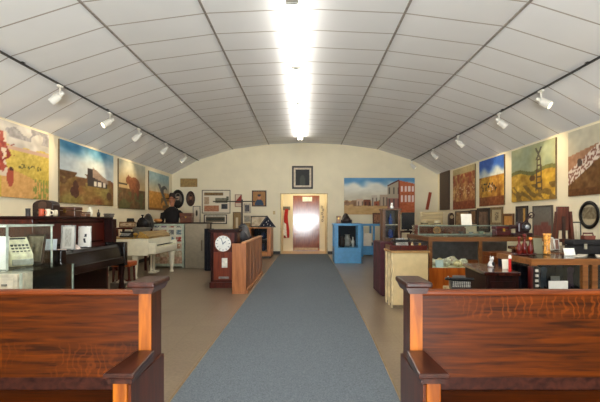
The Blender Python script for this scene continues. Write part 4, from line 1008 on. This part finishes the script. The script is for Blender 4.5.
# burgundy pedestal, curio, cream cabinet
d = 6.75; x0, x1 = 1.16, 1.62
t = T('burgundy_pedestal', 'square pedestal draped in burgundy cloth behind the cream cabinet', 'pedestal', ((x0 + x1) / 2, 7.1, 0))
P('plinth', t, MB().box(x0 + .03, x1 - .03, 6.78, 7.47, 0, .80), plain((60, 24, 34), .8))
dp = [(x0 - .004 * (i % 2), 6.75 + i * .06) for i in range(13)] + [(x1, 7.5), (x1, 6.75)]
P('cloth', t, MB().prism(dp, .02, .83, 'z'), plain((66, 30, 38), .85, var=.25, scale=6))
d = 7.05; x0, x1 = X(383, d), X(400.5, d); zb, zt = .831, Z(208.5, d)
t = T('curio_cabinet', 'narrow brown glass-fronted curio cabinet with blue glints on the burgundy pedestal', 'cabinet', ((x0 + x1) / 2, d + .1, zb))
cw = wood((60, 38, 22), (100, 66, 40), 'z', .4)
P('side', t, MB().box(x0, x0 + .04, d, d + .28, zb, zt - .03), cw); P('side', t, MB().box(x1 - .04, x1, d, d + .28, zb, zt - .03), cw)
P('top', t, MB().box(x0 - .015, x1 + .015, d - .015, d + .29, zt - .03, zt), cw, .004); P('bottom', t, MB().box(x0 + .04, x1 - .04, d, d + .28, zb, zb + .05), cw)
P('back', t, MB().box(x0 + .04, x1 - .04, d + .26, d + .28, zb + .05, zt - .03), plain((40, 36, 40), .6))
P('shelf', t, MB().box(x0 + .04, x1 - .04, d + .02, d + .26, zb + .26, zb + .272), plain((150, 140, 120), .4))
P('glass_door', t, MB().box(x0 + .04, x1 - .04, d + .005, d + .011, zb + .05, zt - .03), g)
vase('blue_bottle', 'deep blue bottle on the upper shelf of the curio cabinet', 'bottle', ((x0 + x1) / 2, d + .1, zb + .273), [(.03, 0), (.034, .09), (.012, .13), (.012, .17), (.001, .17)], plain((40, 70, 130), .15))
vase('blue_jar', 'deep blue jar at the bottom of the curio cabinet', 'jar', ((x0 + x1) / 2, d + .1, zb + .051), [(.03, 0), (.042, .03), (.042, .1), (.026, .13), (.03, .14), (.001, .14)], plain((44, 60, 110), .15))
def cat_fig(label, x, y, z, s, mainc, patch, name='cat_figurine'):
    t = T(name, label, 'figurine', (x, y, z)); m = plain(mainc, .35)
    P('body', t, MB().loft([[Vector((x + rx * s * math.cos(2 * PI * i / 14), y + oy * s + ry * s * math.sin(2 * PI * i / 14), z + h * s)) for i in range(14)] for rx, ry, h, oy in ((.2, .3, 0, 0), (.3, .38, .12, .02), (.27, .3, .35, .0), (.18, .2, .55, -.06), (.13, .15, .63, -.1), (.19, .2, .72, -.14), (.21, .22, .82, -.15), (.15, .17, .93, -.14), (.03, .04, .97, -.13))]), m, smooth=True)
    for q in (-1, 1): P('ear', t, MB().prism([(x + q * s * .17, z + s * .88), (x + q * s * .04, z + s * .94), (x + q * s * .14, z + s * 1.08)], y - s * .2, y - s * .1), m)
    P('tail', t, MB().tube([(x + s * .2, y + s * .28, z + s * .06), (x + s * .38, y + s * .2, z + s * .1), (x + s * .4, y - s * .02, z + s * .08)], [s * .07, s * .06, s * .04], 8), plain(patch, .4), smooth=True)
    P('patch', t, MB().ball((x + s * .1, y - s * .2, z + s * .3), s * .17, s * .2, s * .24), plain(patch, .4), smooth=True)
cat_fig('small white figurine on top of the brown curio cabinet', X(392, 7.1), 7.12, zt + .001, .09, (234, 230, 222), (210, 204, 196))
d = 5.85; x0, x1, zt = X(393, d), X(428.5, d), Z(251, d)
t = T('cream_cabinet', 'cream painted cabinet with flat front beside the mineral counter', 'cabinet', ((x0 + x1) / 2, d + .25, 0))
cm = plain((206, 182, 136), .5, var=.04)
P('body', t, MB().box(x0, x1, d + .02, d + .5, .04, zt - .025), cm)
P('plinth', t, MB().box(x0 + .01, x1 - .01, d + .03, d + .49, 0, .04), plain((120, 104, 80), .6))
P('front_panel', t, MB().box(x0 + .005, x1 - .005, d, d + .02, .05, zt - .03), plain((214, 190, 142), .5, var=.03), .004)
P('side_stile', t, MB().box(x0 - .015, x0, d + .02, d + .08, .0, zt - .025).box(x0 - .015, x0, d + .42, d + .5, .0, zt - .025).box(x0 - .015, x0, d + .22, d + .28, .0, zt - .025), plain((220, 200, 158), .5))
P('top', t, MB().box(x0 - .03, x1 + .02, d - .02, d + .52, zt - .025, zt), wood((150, 112, 66), (190, 150, 96), 'x'), .004)
t = T('wooden_tray', 'dark red-brown wooden tray on the cream cabinet', 'tray', (X(405, 6.1), 6.1, zt))
tx0, tx1 = X(388, 6.1), X(424, 6.1)
P('bottom', t, MB().box(tx0, tx1, 5.95, 6.32, zt + .001, zt + .03), redwood, .004)
P('rim', t, MB().box(tx0, tx1, 5.94, 5.96, zt + .03, zt + .07).box(tx0, tx1, 6.31, 6.33, zt + .03, zt + .07).box(tx0, tx0 + .02, 5.96, 6.31, zt + .03, zt + .07).box(tx1 - .02, tx1, 5.96, 6.31, zt + .03, zt + .07), redwood, .003)
typewriter('small black typewriter in the tray on the cream cabinet', X(401.5, 6.1), 6.13, zt + .031, .2, (30, 28, 28))
vase('pale_bell', 'small pale bell in the tray on the cream cabinet', 'bell', (X(413, 6.05), 6.1, zt + .031), [(.032, 0), (.024, .02), (.014, .05), (.006, .06), (.006, .08), (.001, .08)], plain((190, 170, 130), .4))
lid_box('grey_cash_box', 'flat grey metal box in the tray beside the pale bell', 'box', X(415.5, 6.1), X(422, 6.1), 6.05, 6.2, zt + .031, zt + .1, (70, 66, 70), .3)
# sideboard near the back with hats and screen
d = 9.9; x0, x1, zt = 2.56, 3.6, Z(225, d)
t = T('dark_sideboard', 'dark red sideboard behind the mineral counter with cream hats on top', 'sideboard', ((x0 + x1) / 2, d + .3, 0))
P('carcass', t, MB().box(x0, x1, d + .02, d + .6, .06, zt - .035), wood((70, 34, 24), (104, 54, 38), 'x'))
P('top', t, MB().box(x0 - .02, x1 + .02, d - .02, d + .62, zt - .035, zt), redwood, .006)
P('plinth', t, MB().box(x0 + .03, x1 - .03, d + .05, d + .58, 0, .06), blackm)
for i in range(2):
    q = P('door', t, MB().box(x0 + .03 + i * .53, x0 + .53 + i * .53, d, d + .02, .1, zt - .06), wood((78, 36, 26), (112, 58, 40), 'z'), .004)
    P('knob', q, MB().ball((x0 + .48 + i * .53, d - .015, .6), .016), brass)
z_sb, zt = zt, Z(231, 10.0)
t = T('media_table', 'small dark table under the blank black screen', 'table', (X(407, 10.1), 10.1, 0))
P('tabletop', t, MB().box(X(399, 10.0), X(414.5, 10.0), 9.9, 10.35, zt - .035, zt), mahog, .004)
for a in (X(399.5, 10.0), X(413, 10.0)):
    for b in (9.93, 10.28): P('leg', t, MB().box(a, a + .035, b, b + .035, 0, zt - .035), mahog)
t = T('black_screen', 'blank black screen on its small table below the town painting', 'screen', (X(408, d), d + .2, zt))
P('panel', t, MB().box(X(401.5, 10.1), X(414.5, 10.1), 10.08, 10.12, zt + .03, Z(212.5, 10.1)), plain((10, 13, 24), .25), .006)
P('foot', t, MB().box(X(405, 10.1), X(411, 10.1), 10.02, 10.2, zt + .001, zt + .015).box(X(407, 10.1), X(409, 10.1), 10.085, 10.115, zt + .015, zt + .03), blackm)
zt = z_sb
hat('cream brimmed hat on the sideboard beneath the red plank', (X(425, 10.1), 10.15, zt + .001), .13, (206, 188, 148), tall=.75)
hat('cream straw hat on the sideboard beside the arch-topped clock', (X(438, 10.1), 10.15, zt + .001), .13, (220, 204, 166), tall=.85)
lid_box('tan_chest', 'tan paper-covered box behind the straw hats on the sideboard', 'box', X(421, 10.4), X(442, 10.4), 10.32, 10.46, zt + .001, Z(212, 10.4), (206, 184, 140), .25, False)
t = T('mantel_clock', 'dark arch-topped mantel clock on the sideboard end', 'clock', (X(451, 10.1), 10.1, zt))
xm = X(451, 10.1); w = .06
P('case', t, MB().prism([(xm - w, zt + .001), (xm + w, zt + .001), (xm + w, zt + .19)] + [(xm + w * math.cos(a * PI / 8), zt + .19 + .09 * math.sin(a * PI / 8)) for a in range(1, 8)] + [(xm - w, zt + .19)], 10.05, 10.15), wood((36, 20, 14), (60, 34, 22), 'z'))
P('dial', t, MB().lathe([(.04, 0), (.04, .006), (.001, .006)], (xm, 10.05, zt + .18), 16, M=Matrix.Rotation(PI / 2, 4, 'X')), plain((150, 130, 96), .5))

# mineral counter (case A)
x0, x1, y0, y1, zt = X(429, 6), 3.32, 6.0, 7.25, Z(237, 6)
oakA = wood((92, 56, 26), (132, 86, 46), 'x', .35, 10, 3)
counter('mineral_counter', 'long oak glass counter with pale rocks over orange wood base', 'display case', x0, x1, y0, y1, zt, oakA, (x0, X(479, 6), 3.08, x1 - .045), Z(268, 6), wood((150, 70, 16), (190, 100, 30), 'z', .35, 8, 2.5), plain((92, 88, 88), .7))
bz = Z(268, 6)
t_rock = [(R.uniform(x0 + .12, X(476, 6)), R.uniform(y0 + .1, y0 + .75), R.uniform(.05, .085)) for _ in range(260)]
done = []
cols = ['pale cream', 'grey-green', 'tan', 'pinkish', 'whitish']
ccs = [(226, 212, 176), (186, 186, 158), (206, 184, 142), (222, 192, 170), (236, 230, 216)]
for x, y, r in t_rock:
    if x < x0 + .24 and y < y0 + .3 or any((x - a) ** 2 + (y - b) ** 2 < (r + q) ** 2 * 1.0 for a, b, q in done): continue
    done.append((x, y, r))
rk = 0
for x, y, r in done:
    mbk = MB().ball((0, 0, 0), r * 1.0, r * .95, r * .75, 10)
    for v in mbk.bm.verts:
        v.co *= 1 + .22 * noise.noise(v.co * 22 + Vector((rk, 0, 0))); v.co += Vector((x, y, bz + r * .74))
    mn = min(v.co.z for v in mbk.bm.verts)
    for v in mbk.bm.verts: v.co.z += bz + .001 - mn
    k = rk % 5
    nb = 'at the glass front' if y < y0 + .28 else 'towards the dark back panel'
    ONE('mineral_rock', '%s mineral rock in the oak counter %s' % (cols[k], nb), 'rock', mbk, plain(ccs[k], .8, var=.3, scale=30), 'mineral rocks in the oak counter'); rk += 1
P('sand_bed', [o for o in scene.objects if o.name == 'mineral_counter'][0], MB().box(x0 + .05, X(478, 6), y0 + .03, y1 - .03, bz - .02, bz + .0005), plain((222, 208, 176), .9, var=.2, scale=20), label='cream cloth under the rocks')
card('pale blue label card in the corner of the mineral counter', X(439, 6.1), 6.07, bz + .002, .11, .1, 14, (206, 222, 222))
# a second bay with dark boxes
lid_box('orange_box', 'long orange-brown wooden box in the second bay of the mineral counter', 'box', X(488, 6.3), X(512, 6.3), 6.2, 6.5, bz + .001, Z(252, 6.3), (150, 80, 40), .3)
# flat vitrine on top of it
vz0, vz1 = zt + .001, Z(225.5, 6.9)
vx0, vx1, vy0, vy1 = x0 + .05, X(506, 6.85), 6.75, 7.15
t = T('flat_vitrine', 'long low glass vitrine standing on the mineral counter', 'display case', ((vx0 + vx1) / 2, 6.95, vz0))
P('panes', t, MB().box(vx0, vx1, vy0, vy0 + .006, vz0, vz1).box(vx0, vx1, vy1 - .006, vy1, vz0, vz1).box(vx0, vx0 + .006, vy0 + .006, vy1 - .006, vz0, vz1).box(vx1 - .006, vx1, vy0 + .006, vy1 - .006, vz0, vz1), g)
P('lid', t, MB().box(vx0, vx1, vy0, vy1, vz1, vz1 + .008), g)
P('edging', t, MB().box(vx0, vx1, vy0 - .006, vy0, vz1 - .008, vz1 + .008).box(vx0, vx1, vy0 - .006, vy0, vz0, vz0 + .014).box(vx0 - .004, vx0 + .008, vy0 - .006, vy0 + .006, vz0, vz1).box(vx1 - .008, vx1 + .004, vy0 - .006, vy0 + .006, vz0, vz1), plain((120, 130, 118), .4, .4))
P('floor_cloth', t, MB().box(vx0 + .01, vx1 - .01, vy0 + .01, vy1 - .01, vz0 + .001, vz0 + .008), plain((110, 116, 104), .8))
t = T('round_basket', 'round woven basket ring inside the low vitrine', 'basket', (X(437, 6.95), 6.95, vz0))
P('ring', t, MB().ring((X(437, 6.95), 6.95, vz0 + .065), .05, .012, 'y', 22, 8), plain((150, 112, 70), .8, var=.3, scale=60))
P('backing', t, MB().lathe([(.045, 0), (.045, .004)], (X(437, 6.95), 6.96, vz0 + .065), 20, M=Matrix.Rotation(PI / 2, 4, 'X')), plain((120, 92, 66), .8))
P('foot', t, MB().box(X(437, 6.95) - .03, X(437, 6.95) + .03, 6.93, 6.98, vz0 + .009, vz0 + .02), plain((90, 70, 50), .7))
for i, (px, l, colr, w) in enumerate(((450, 'brown carved bowl in the low vitrine', (110, 64, 44), .045), (461, 'dark iron bowl in the low vitrine under the white sign', (50, 52, 54), .045), (471, 'dull silver bowl in the low vitrine', (150, 154, 150), .04), (481, 'greenish glass dish in the low vitrine', (130, 146, 126), .05), (492, 'pale grey dish at the end of the low vitrine', (176, 176, 164), .04))):
    vase('small_bowl', l, 'bowl', (X(px, 6.95), 6.95, vz0 + .009), [(w * .5, 0), (w, w * .8), (w * .96, w * .82), (w * .4, .01), (.001, .01)], plain(colr, .35), 'bowls in the low vitrine')
card('blank white sign standing on the low glass vitrine', X(466.3, 6.92), 6.9, vz1 + .009, .165, .175, 10, (238, 232, 216), thick=.01)
lid_box('red_leather_box', 'dark red leather box on the mineral counter beside the projector', 'box', X(491.5, 6.75), X(506, 6.75), 6.58, 6.74, zt + .001, Z(226, 6.7), (84, 22, 24), .35)
def projector():
    x, y, z = X(518, 6.6), 6.5, zt + .001
    t = T('film_projector', 'dark maroon film projector with lens and spool on the mineral counter', 'projector', (x, y, z))
    m = plain((50, 22, 26), .3)
    P('base', t, MB().box(x - .13, x + .13, y - .07, y + .07, z, z + .04), m, .008)
    P('body', t, MB().box(x - .07, x + .1, y - .055, y + .055, z + .04, z + .2), m, .02)
    P('spool', t, MB().lathe([(.06, -.014), (.065, -.012), (.065, .012), (.06, .014)], (x + .04, y - .075, z + .13), 24, M=Matrix.Rotation(PI / 2, 4, 'X')), plain((30, 24, 28), .3))
    P('lens_barrel', t, MB().tube([(x - .07, y, z + .13), (x - .17, y, z + .13)], [.026, .03], 14), m)
    P('lens', t, MB().lathe([(.03, 0), (.03, .012), (.001, .016)], (x + .04, y - .09, z + .13), 18, M=Matrix.Rotation(PI / 2, 4, 'X')), plain((180, 190, 206), .1, .6))
    P('arm', t, MB().tube([(x + .05, y, z + .2), (x + .15, y, z + .3)], .014, 8), m)
    P('reel', t, MB().ring((x + .15, y, z + .3), .04, .009, 'y', 20, 6), m)
projector()

# near right counter (case B)
x0, x1, y0, y1, zt = 1.93, 4.25, 3.74, 4.4, .85
oakB = wood((112, 66, 30), (152, 96, 50), 'x', .35, 10, 3)
tb = counter('doll_counter', 'large oak glass counter lined with navy cloth carrying red glassware', 'display case', x0, x1, y0, y1, zt, oakB, (x0, X(583, 3.74), X(592.5, 3.74), 3.2, x1 - .045), .42, oakB, plain((20, 26, 48), .8), True, .05)
P('tabletop_sheet', tb, MB().box(x0 + .04, x1 - .04, y0 + .05, y1 - .04, zt - .03, zt - .012), plain((54, 40, 34), .3), label='brown sheet under the glass top')
P('navy_cloth', tb, MB().prism([(x0 + .06 + i * .08, 4.05 + (.03 if i % 2 else 0)) for i in range(27)] + [(x1 - .06, 4.12), (x0 + .06, 4.12)], .42, .795, 'z'), plain((12, 16, 34), .9, var=.25), label='navy cloth backdrop')
ONE('notice_card', 'white notice fixed to the glass front of the navy counter', 'sign', MB().box(X(549, 3.745), X(568, 3.745), 3.745, 3.754, .58, Z(281, 3.745)), plain((240, 240, 236), .5, var=.02))
card('small pale card behind the white notice in the navy counter', X(557, 3.95), 3.95, .421, .08, .255, 6, (150, 150, 152))
for i, (px, col, l) in enumerate(((534, (150, 150, 154), 'pale ribbon rosette'), (540, (110, 114, 124), 'silver-grey ribbon rosette'), (546, (60, 80, 104), 'dull blue ribbon rosette'), (573, (56, 28, 70), 'purple ribbon rosette'))):
    tt = T('ribbon_rosette', l + ' pinned on the navy cloth', 'ribbon', (X(px, 4.0), 4.03, .6), 0, 'rosettes on the navy cloth'); xm = X(px, 4.0)
    P('disc', tt, MB().lathe([(.03, 0), (.034, .008), (.015, .014), (.001, .016)], (xm, 4.045, .72), 14, M=Matrix.Rotation(PI / 2, 4, 'X')), plain(col, .7))
    P('tails', tt, MB().prism([(xm - .02, .71), (xm + .02, .71), (xm + .03, .56), (xm + .01, .58), (xm, .55), (xm - .03, .57)], 4.04, 4.046), plain(col, .7))
# accordion-like striped textile at its end
ab = MB(); ax = X(531.5, 3.62)
t = T('concertina', 'red, black and white concertina standing at the end of the navy counter', 'accordion', (1.887, 3.64, 0))
t2 = None
P('stand', t, MB().box(1.852, 1.922, 3.6, 3.68, 0, .5), plain((30, 16, 14), .6))
P('red_end', t, MB().box(1.852, 1.868, 3.6, 3.66, .5, .80), plain((80, 20, 18), .35), .004)
P('bellows', t, MB().box(1.868, 1.884, 3.605, 3.655, .5, .79), plain((24, 22, 26), .6))
kk = MB()
for i in range(7): kk.box(1.886 + .004 * (i % 2), 1.912, 3.6, 3.65, .51 + i * .041, .53 + i * .041)
P('keys', t, kk, plain((214, 208, 200), .3))
P('black_end', t, MB().box(1.884, 1.918, 3.615, 3.66, .5, .80), blackm)
# table behind it
t = T('brown_table', 'brown table behind the navy counter holding the wooden sled', 'table', (3.4, 5.0, 0))
P('tabletop', t, MB().box(2.6, 4.3, 4.45, 5.65, .81, .849), wood((70, 44, 28), (104, 70, 46), 'x', .25), .006)
P('apron', t, MB().box(2.66, 4.24, 4.5, 4.52, .7, .81).box(2.66, 4.24, 5.58, 5.6, .7, .81).box(2.66, 2.68, 4.52, 5.58, .7, .81), redwood)
for a in (2.64, 4.2):
    for b in (4.48, 5.56): P('leg', t, MB().box(a, a + .06, b, b + .06, 0, .81), redwood)
# items on the counter
tz = zt + .001
t = T('red_decanter_tray', 'dark oval tray under the red glass decanters', 'tray', (X(524, 4.12), 4.12, tz))
P('plate', t, MB().lathe([(.001, 0), (.1, 0), (.12, .012), (.115, .018), (.1, .008), (.001, .008)], (X(524, 4.12), 4.12, tz), 26, 1, .7), plain((70, 24, 22), .25))
rg_ = plain((92, 18, 11), .14)
for i, (px, y, l, h) in enumerate(((519, 4.1, 'red glass decanter with stopper at the projector end of the tray', .17), (524.5, 4.17, 'red glass decanter in the middle of the dark tray', .19), (530.5, 4.1, 'red glass jug with bright orange rim on the tray', .16))):
    tt = T('glass_decanter', l, 'decanter', (X(px, y), y, tz + .009), 0, 'red glass decanters'); c = (X(px, y), y, tz + .009)
    P('bottle', tt, MB().lathe([(.018, 0), (.025, .02), (.025, h * .45), (.01, h * .6), (.01, h * .8), (.016, h * .84), (.001, h * .84)], c, 16), rg_, smooth=True)
    P('stopper', tt, MB().lathe([(.008, h * .84), (.018, h * .9), (.012, h), (.001, h)], c, 12), plain((220, 120, 50), .15) if i == 2 else rg_)
vase('tall_patterned_vase', 'tall orange and gold patterned vase on the oak counter', 'vase', (X(547, 4.25), 4.25, tz), [(.03, 0), (.034, .01), (.026, .06), (.028, .12), (.036, .18), (.04, .2), (.034, .2), (.001, .19)], plain((206, 120, 56), .3, var=.5, scale=60))
card('grey-green slate leaning behind the patterned vase', X(539, 4.28), 4.28, tz, .085, .155, 10, (112, 108, 86))
easel('small white framed photograph beside the patterned vase', X(552, 4.7), 4.68, tz, .05, .14, p_blotch((120, 100, 84), (190, 170, 150)), (222, 214, 200), .008, 14)
easel('small white framed photograph before the red sled', X(557.5, 4.75), 4.75, tz, .05, .12, p_blotch((100, 60, 50), (170, 130, 110)), (226, 220, 210), .008, 14, math.radians(-12))
card('white tent card on the oak counter before the black case', X(569, 4.12), 4.1, tz, .1, .07, 20, (240, 238, 232))
ONE('open_booklet', 'open pale booklet lying flat beside the white tent card', 'booklet', MB().prism([(X(574, 3.95), 3.95), (X(585, 3.95), 3.95), (X(588, 4.15), 4.15), (X(578, 4.15), 4.15)], tz, tz + .008, 'z'), plain((206, 196, 180), .5))
ONE('loose_leaflet', 'pale leaflet at the outer end of the counter top', 'booklet', MB().prism([(X(597, 3.9), 3.9), (X(607, 3.9), 3.9), (X(606, 4.15), 4.15), (X(595, 4.15), 4.15)], tz, tz + .006, 'z'), plain((216, 206, 190), .5))
# red-brown wooden sled upright
d = 5.3; xm = X(563.5, d)
t = T('wooden_sled', 'red-brown wooden sled standing upright against the far side of the counter', 'sled', (xm, d, tz))
zb, z2 = tz, Z(206.5, d)
rw_ = wood((58, 22, 14), (96, 42, 26), 'z', .35)
P('deck', t, MB().box(xm - .078, xm + .07, d, d + .025, zb + .2, z2), rw_, .004)
P('center_slat', t, MB().box(xm - .02, xm + .02, d - .012, d, zb + .02, z2 - .12), wood((40, 18, 14), (60, 28, 20), 'z'))
for q in (-1, 1): P('runner', t, MB().prism([(xm + q * .06, z2 - .06), (xm + q * .085, z2 - .06), (xm + q * .125, zb), (xm + q * .085, zb)], d - .03, d + .04), rw_)
P('crosspiece', t, MB().box(xm - .1, xm + .1, d - .02, d + .03, zb + .06, zb + .1), rw_)
d = 5.35
easel('black framed pale sheet standing behind the black case', X(579.5, d), 5.4, tz, X(585, d) - X(574.5, d), Z(222, d) - tz, p_blotch((176, 164, 140), (200, 190, 166)), (22, 22, 24), .016, 4)
def inst_case():
    d = 4.22; x0, x1 = X(573, d), X(622, d); z0, z1 = tz, Z(240, d)
    t = T('black_case', 'long black instrument case on the oak counter below the oval photograph', 'case', ((x0 + x1) / 2, d + .08, tz))
    P('body', t, MB().box(x0, x1, d, d + .15, z0, z0 + (z1 - z0) * .6), cloth_black, .015)
    P('lid', t, MB().box(x0, x1, d, d + .15, z0 + (z1 - z0) * .6 + .004, z1), cloth_black, .015)
    for q in (.25, .75): P('clasp', t, MB().box(x0 + (x1 - x0) * q - .015, x0 + (x1 - x0) * q + .015, d - .008, d, z0 + .05, z0 + .1), steel)
    t = T('brown_handbag', 'small brown bag with handle on top of the black case', 'bag', (X(593, d), d + .075, z1 + .001)); xm = X(593, d)
    P('pouch', t, MB().prism([(xm - .05, z1 + .001), (xm + .05, z1 + .001), (xm + .058, z1 + .04), (xm - .058, z1 + .04)], d + .04, d + .11), plain((96, 46, 34), .5), .006)
    P('handle', t, MB().tube([(xm - .05, d + .075, z1 + .04), (xm - .045, d + .075, z1 + .062), (xm + .045, d + .075, z1 + .062), (xm + .05, d + .075, z1 + .04)], .008, 8), plain((80, 38, 30), .5))
inst_case()

# dark machine cabinet
x0, x1, y0, y1, zt = 1.55, 1.81, 3.65, 4.35, .75
t = T('machine_cabinet', 'dark mahogany machine cabinet with polished top before the mineral counter', 'cabinet', ((x0 + x1) / 2, 4.0, 0))
P('body', t, MB().box(x0, x1, y0 + .01, y1, .1, zt - .03), mahog, .006)
P('top', t, MB().box(x0 - .02, x1 + .01, y0 - .01, y1 + .015, zt - .03, zt), wood((40, 14, 10), (70, 28, 20), 'y', .15, 10, 3, .7), .006)
P('front_panel', t, MB().box(x0 + .03, x1 - .03, y0, y0 + .01, .16, zt - .08), mahog, .003)
for a in (x0 + .01, x1 - .05):
    for b in (y0 + .02, y1 - .06): P('leg', t, MB().box(a, a + .04, b, b + .04, 0, .1), mahog)
t.matrix_basis = t.matrix_basis @ Matrix.Rotation(math.radians(-6), 4, 'Z')
tz = zt + .001
cat_fig('black and white cat figurine on the dark machine cabinet', X(491, 4.02), 4.02, tz, .095, (226, 222, 220), (28, 26, 32))
card('white card with coloured edge on the dark machine cabinet', X(505.5, 3.9), 3.88, tz, .065, .085, 10, (238, 232, 214))
t = T('red_candle', 'red candle with white tip on the dark machine cabinet', 'candle', (X(511.5, 3.75), 3.78, tz)); c = (X(511.5, 3.75), 3.78, tz)
P('stick', t, MB().lathe([(.018, 0), (.018, .005), (.012, .006), (.012, .1), (.001, .1)], c, 14), plain((196, 30, 24), .3))
P('white_tip', t, MB().lathe([(.013, .1), (.014, .112), (.008, .128), (.001, .13)], c, 14), plain((240, 232, 226), .4))
# stand with black sewing machine in front of it
sxm = X(465, 4.0)
t = T('low_stand', 'low dark stand beside the machine cabinet', 'stand', (sxm - .02, 4.0, 0)); zs = .555
P('top', t, MB().box(sxm - .14, x0 - .03, 3.8, 4.2, zs - .03, zs), wood((160, 130, 90), (206, 180, 136), 'x'), .004)
for a in (sxm - .13, x0 - .08):
    for b in (3.82, 4.14): P('leg', t, MB().box(a, a + .04, b, b + .04, 0, zs - .03), mahog)
typewriter('black typewriter with silver keys on the low dark stand', sxm - .055, 3.97, zs + .001, .19, (24, 22, 24), math.radians(-10))

# ---------------------------------------------------------------- light, world, camera
def area(name, loc, rot, sx, sy, e, col):
    L = bpy.data.lights.new(name, 'AREA'); L.shape = 'RECTANGLE'; L.size = sx; L.size_y = sy; L.energy = e; L.color = col
    o = bpy.data.objects.new(name, L); COL.objects.link(o); o.location = loc; o.rotation_euler = rot; return o
area('rear_fill_light', (0, YR - .25, 1.28), (PI / 2, 0, 0), 2.4, 1.95, 120, (.93, .96, 1.0))  # added fill from behind the camera, also gives the door its shine
area('ceiling_fill_light', (0, YR - .95, .75), (PI / 2 + .65, 0, 0), 3.0, 1.6, 1080, (.95, .965, 1.0))     # added upward fill that brightens the ceiling
L = bpy.data.lights.new('entry_fill_light', 'POINT'); L.energy = 14; L.color = (1, .88, .62); L.shadow_soft_size = .12  # added fill without a fitting, brightens the entry recess
o = bpy.data.objects.new('entry_fill_light', L); COL.objects.link(o); o.location = (0, 15.7, 2.25)
w = bpy.data.worlds.new('daylight'); scene.world = w; w.use_nodes = True
w.node_tree.nodes['Background'].inputs[0].default_value = (.75, .87, 1, 1); w.node_tree.nodes['Background'].inputs[1].default_value = .8
cam = bpy.data.cameras.new('camera'); co = bpy.data.objects.new('camera', cam); COL.objects.link(co)
co.location = (0, 0, H); co.rotation_euler = (PI / 2, 0, 0)
cam.sensor_width = 36; cam.lens = F / 600 * 36; cam.shift_x = -5 / 600; cam.shift_y = 18 / 600; cam.clip_start = .05
scene.camera = co
scene.view_settings.view_transform = 'Standard'; scene.view_settings.look = 'None'; scene.view_settings.gamma = 1
scene.view_settings.exposure = 0.2
scene.cycles.max_bounces = 8; scene.cycles.transparent_max_bounces = 16
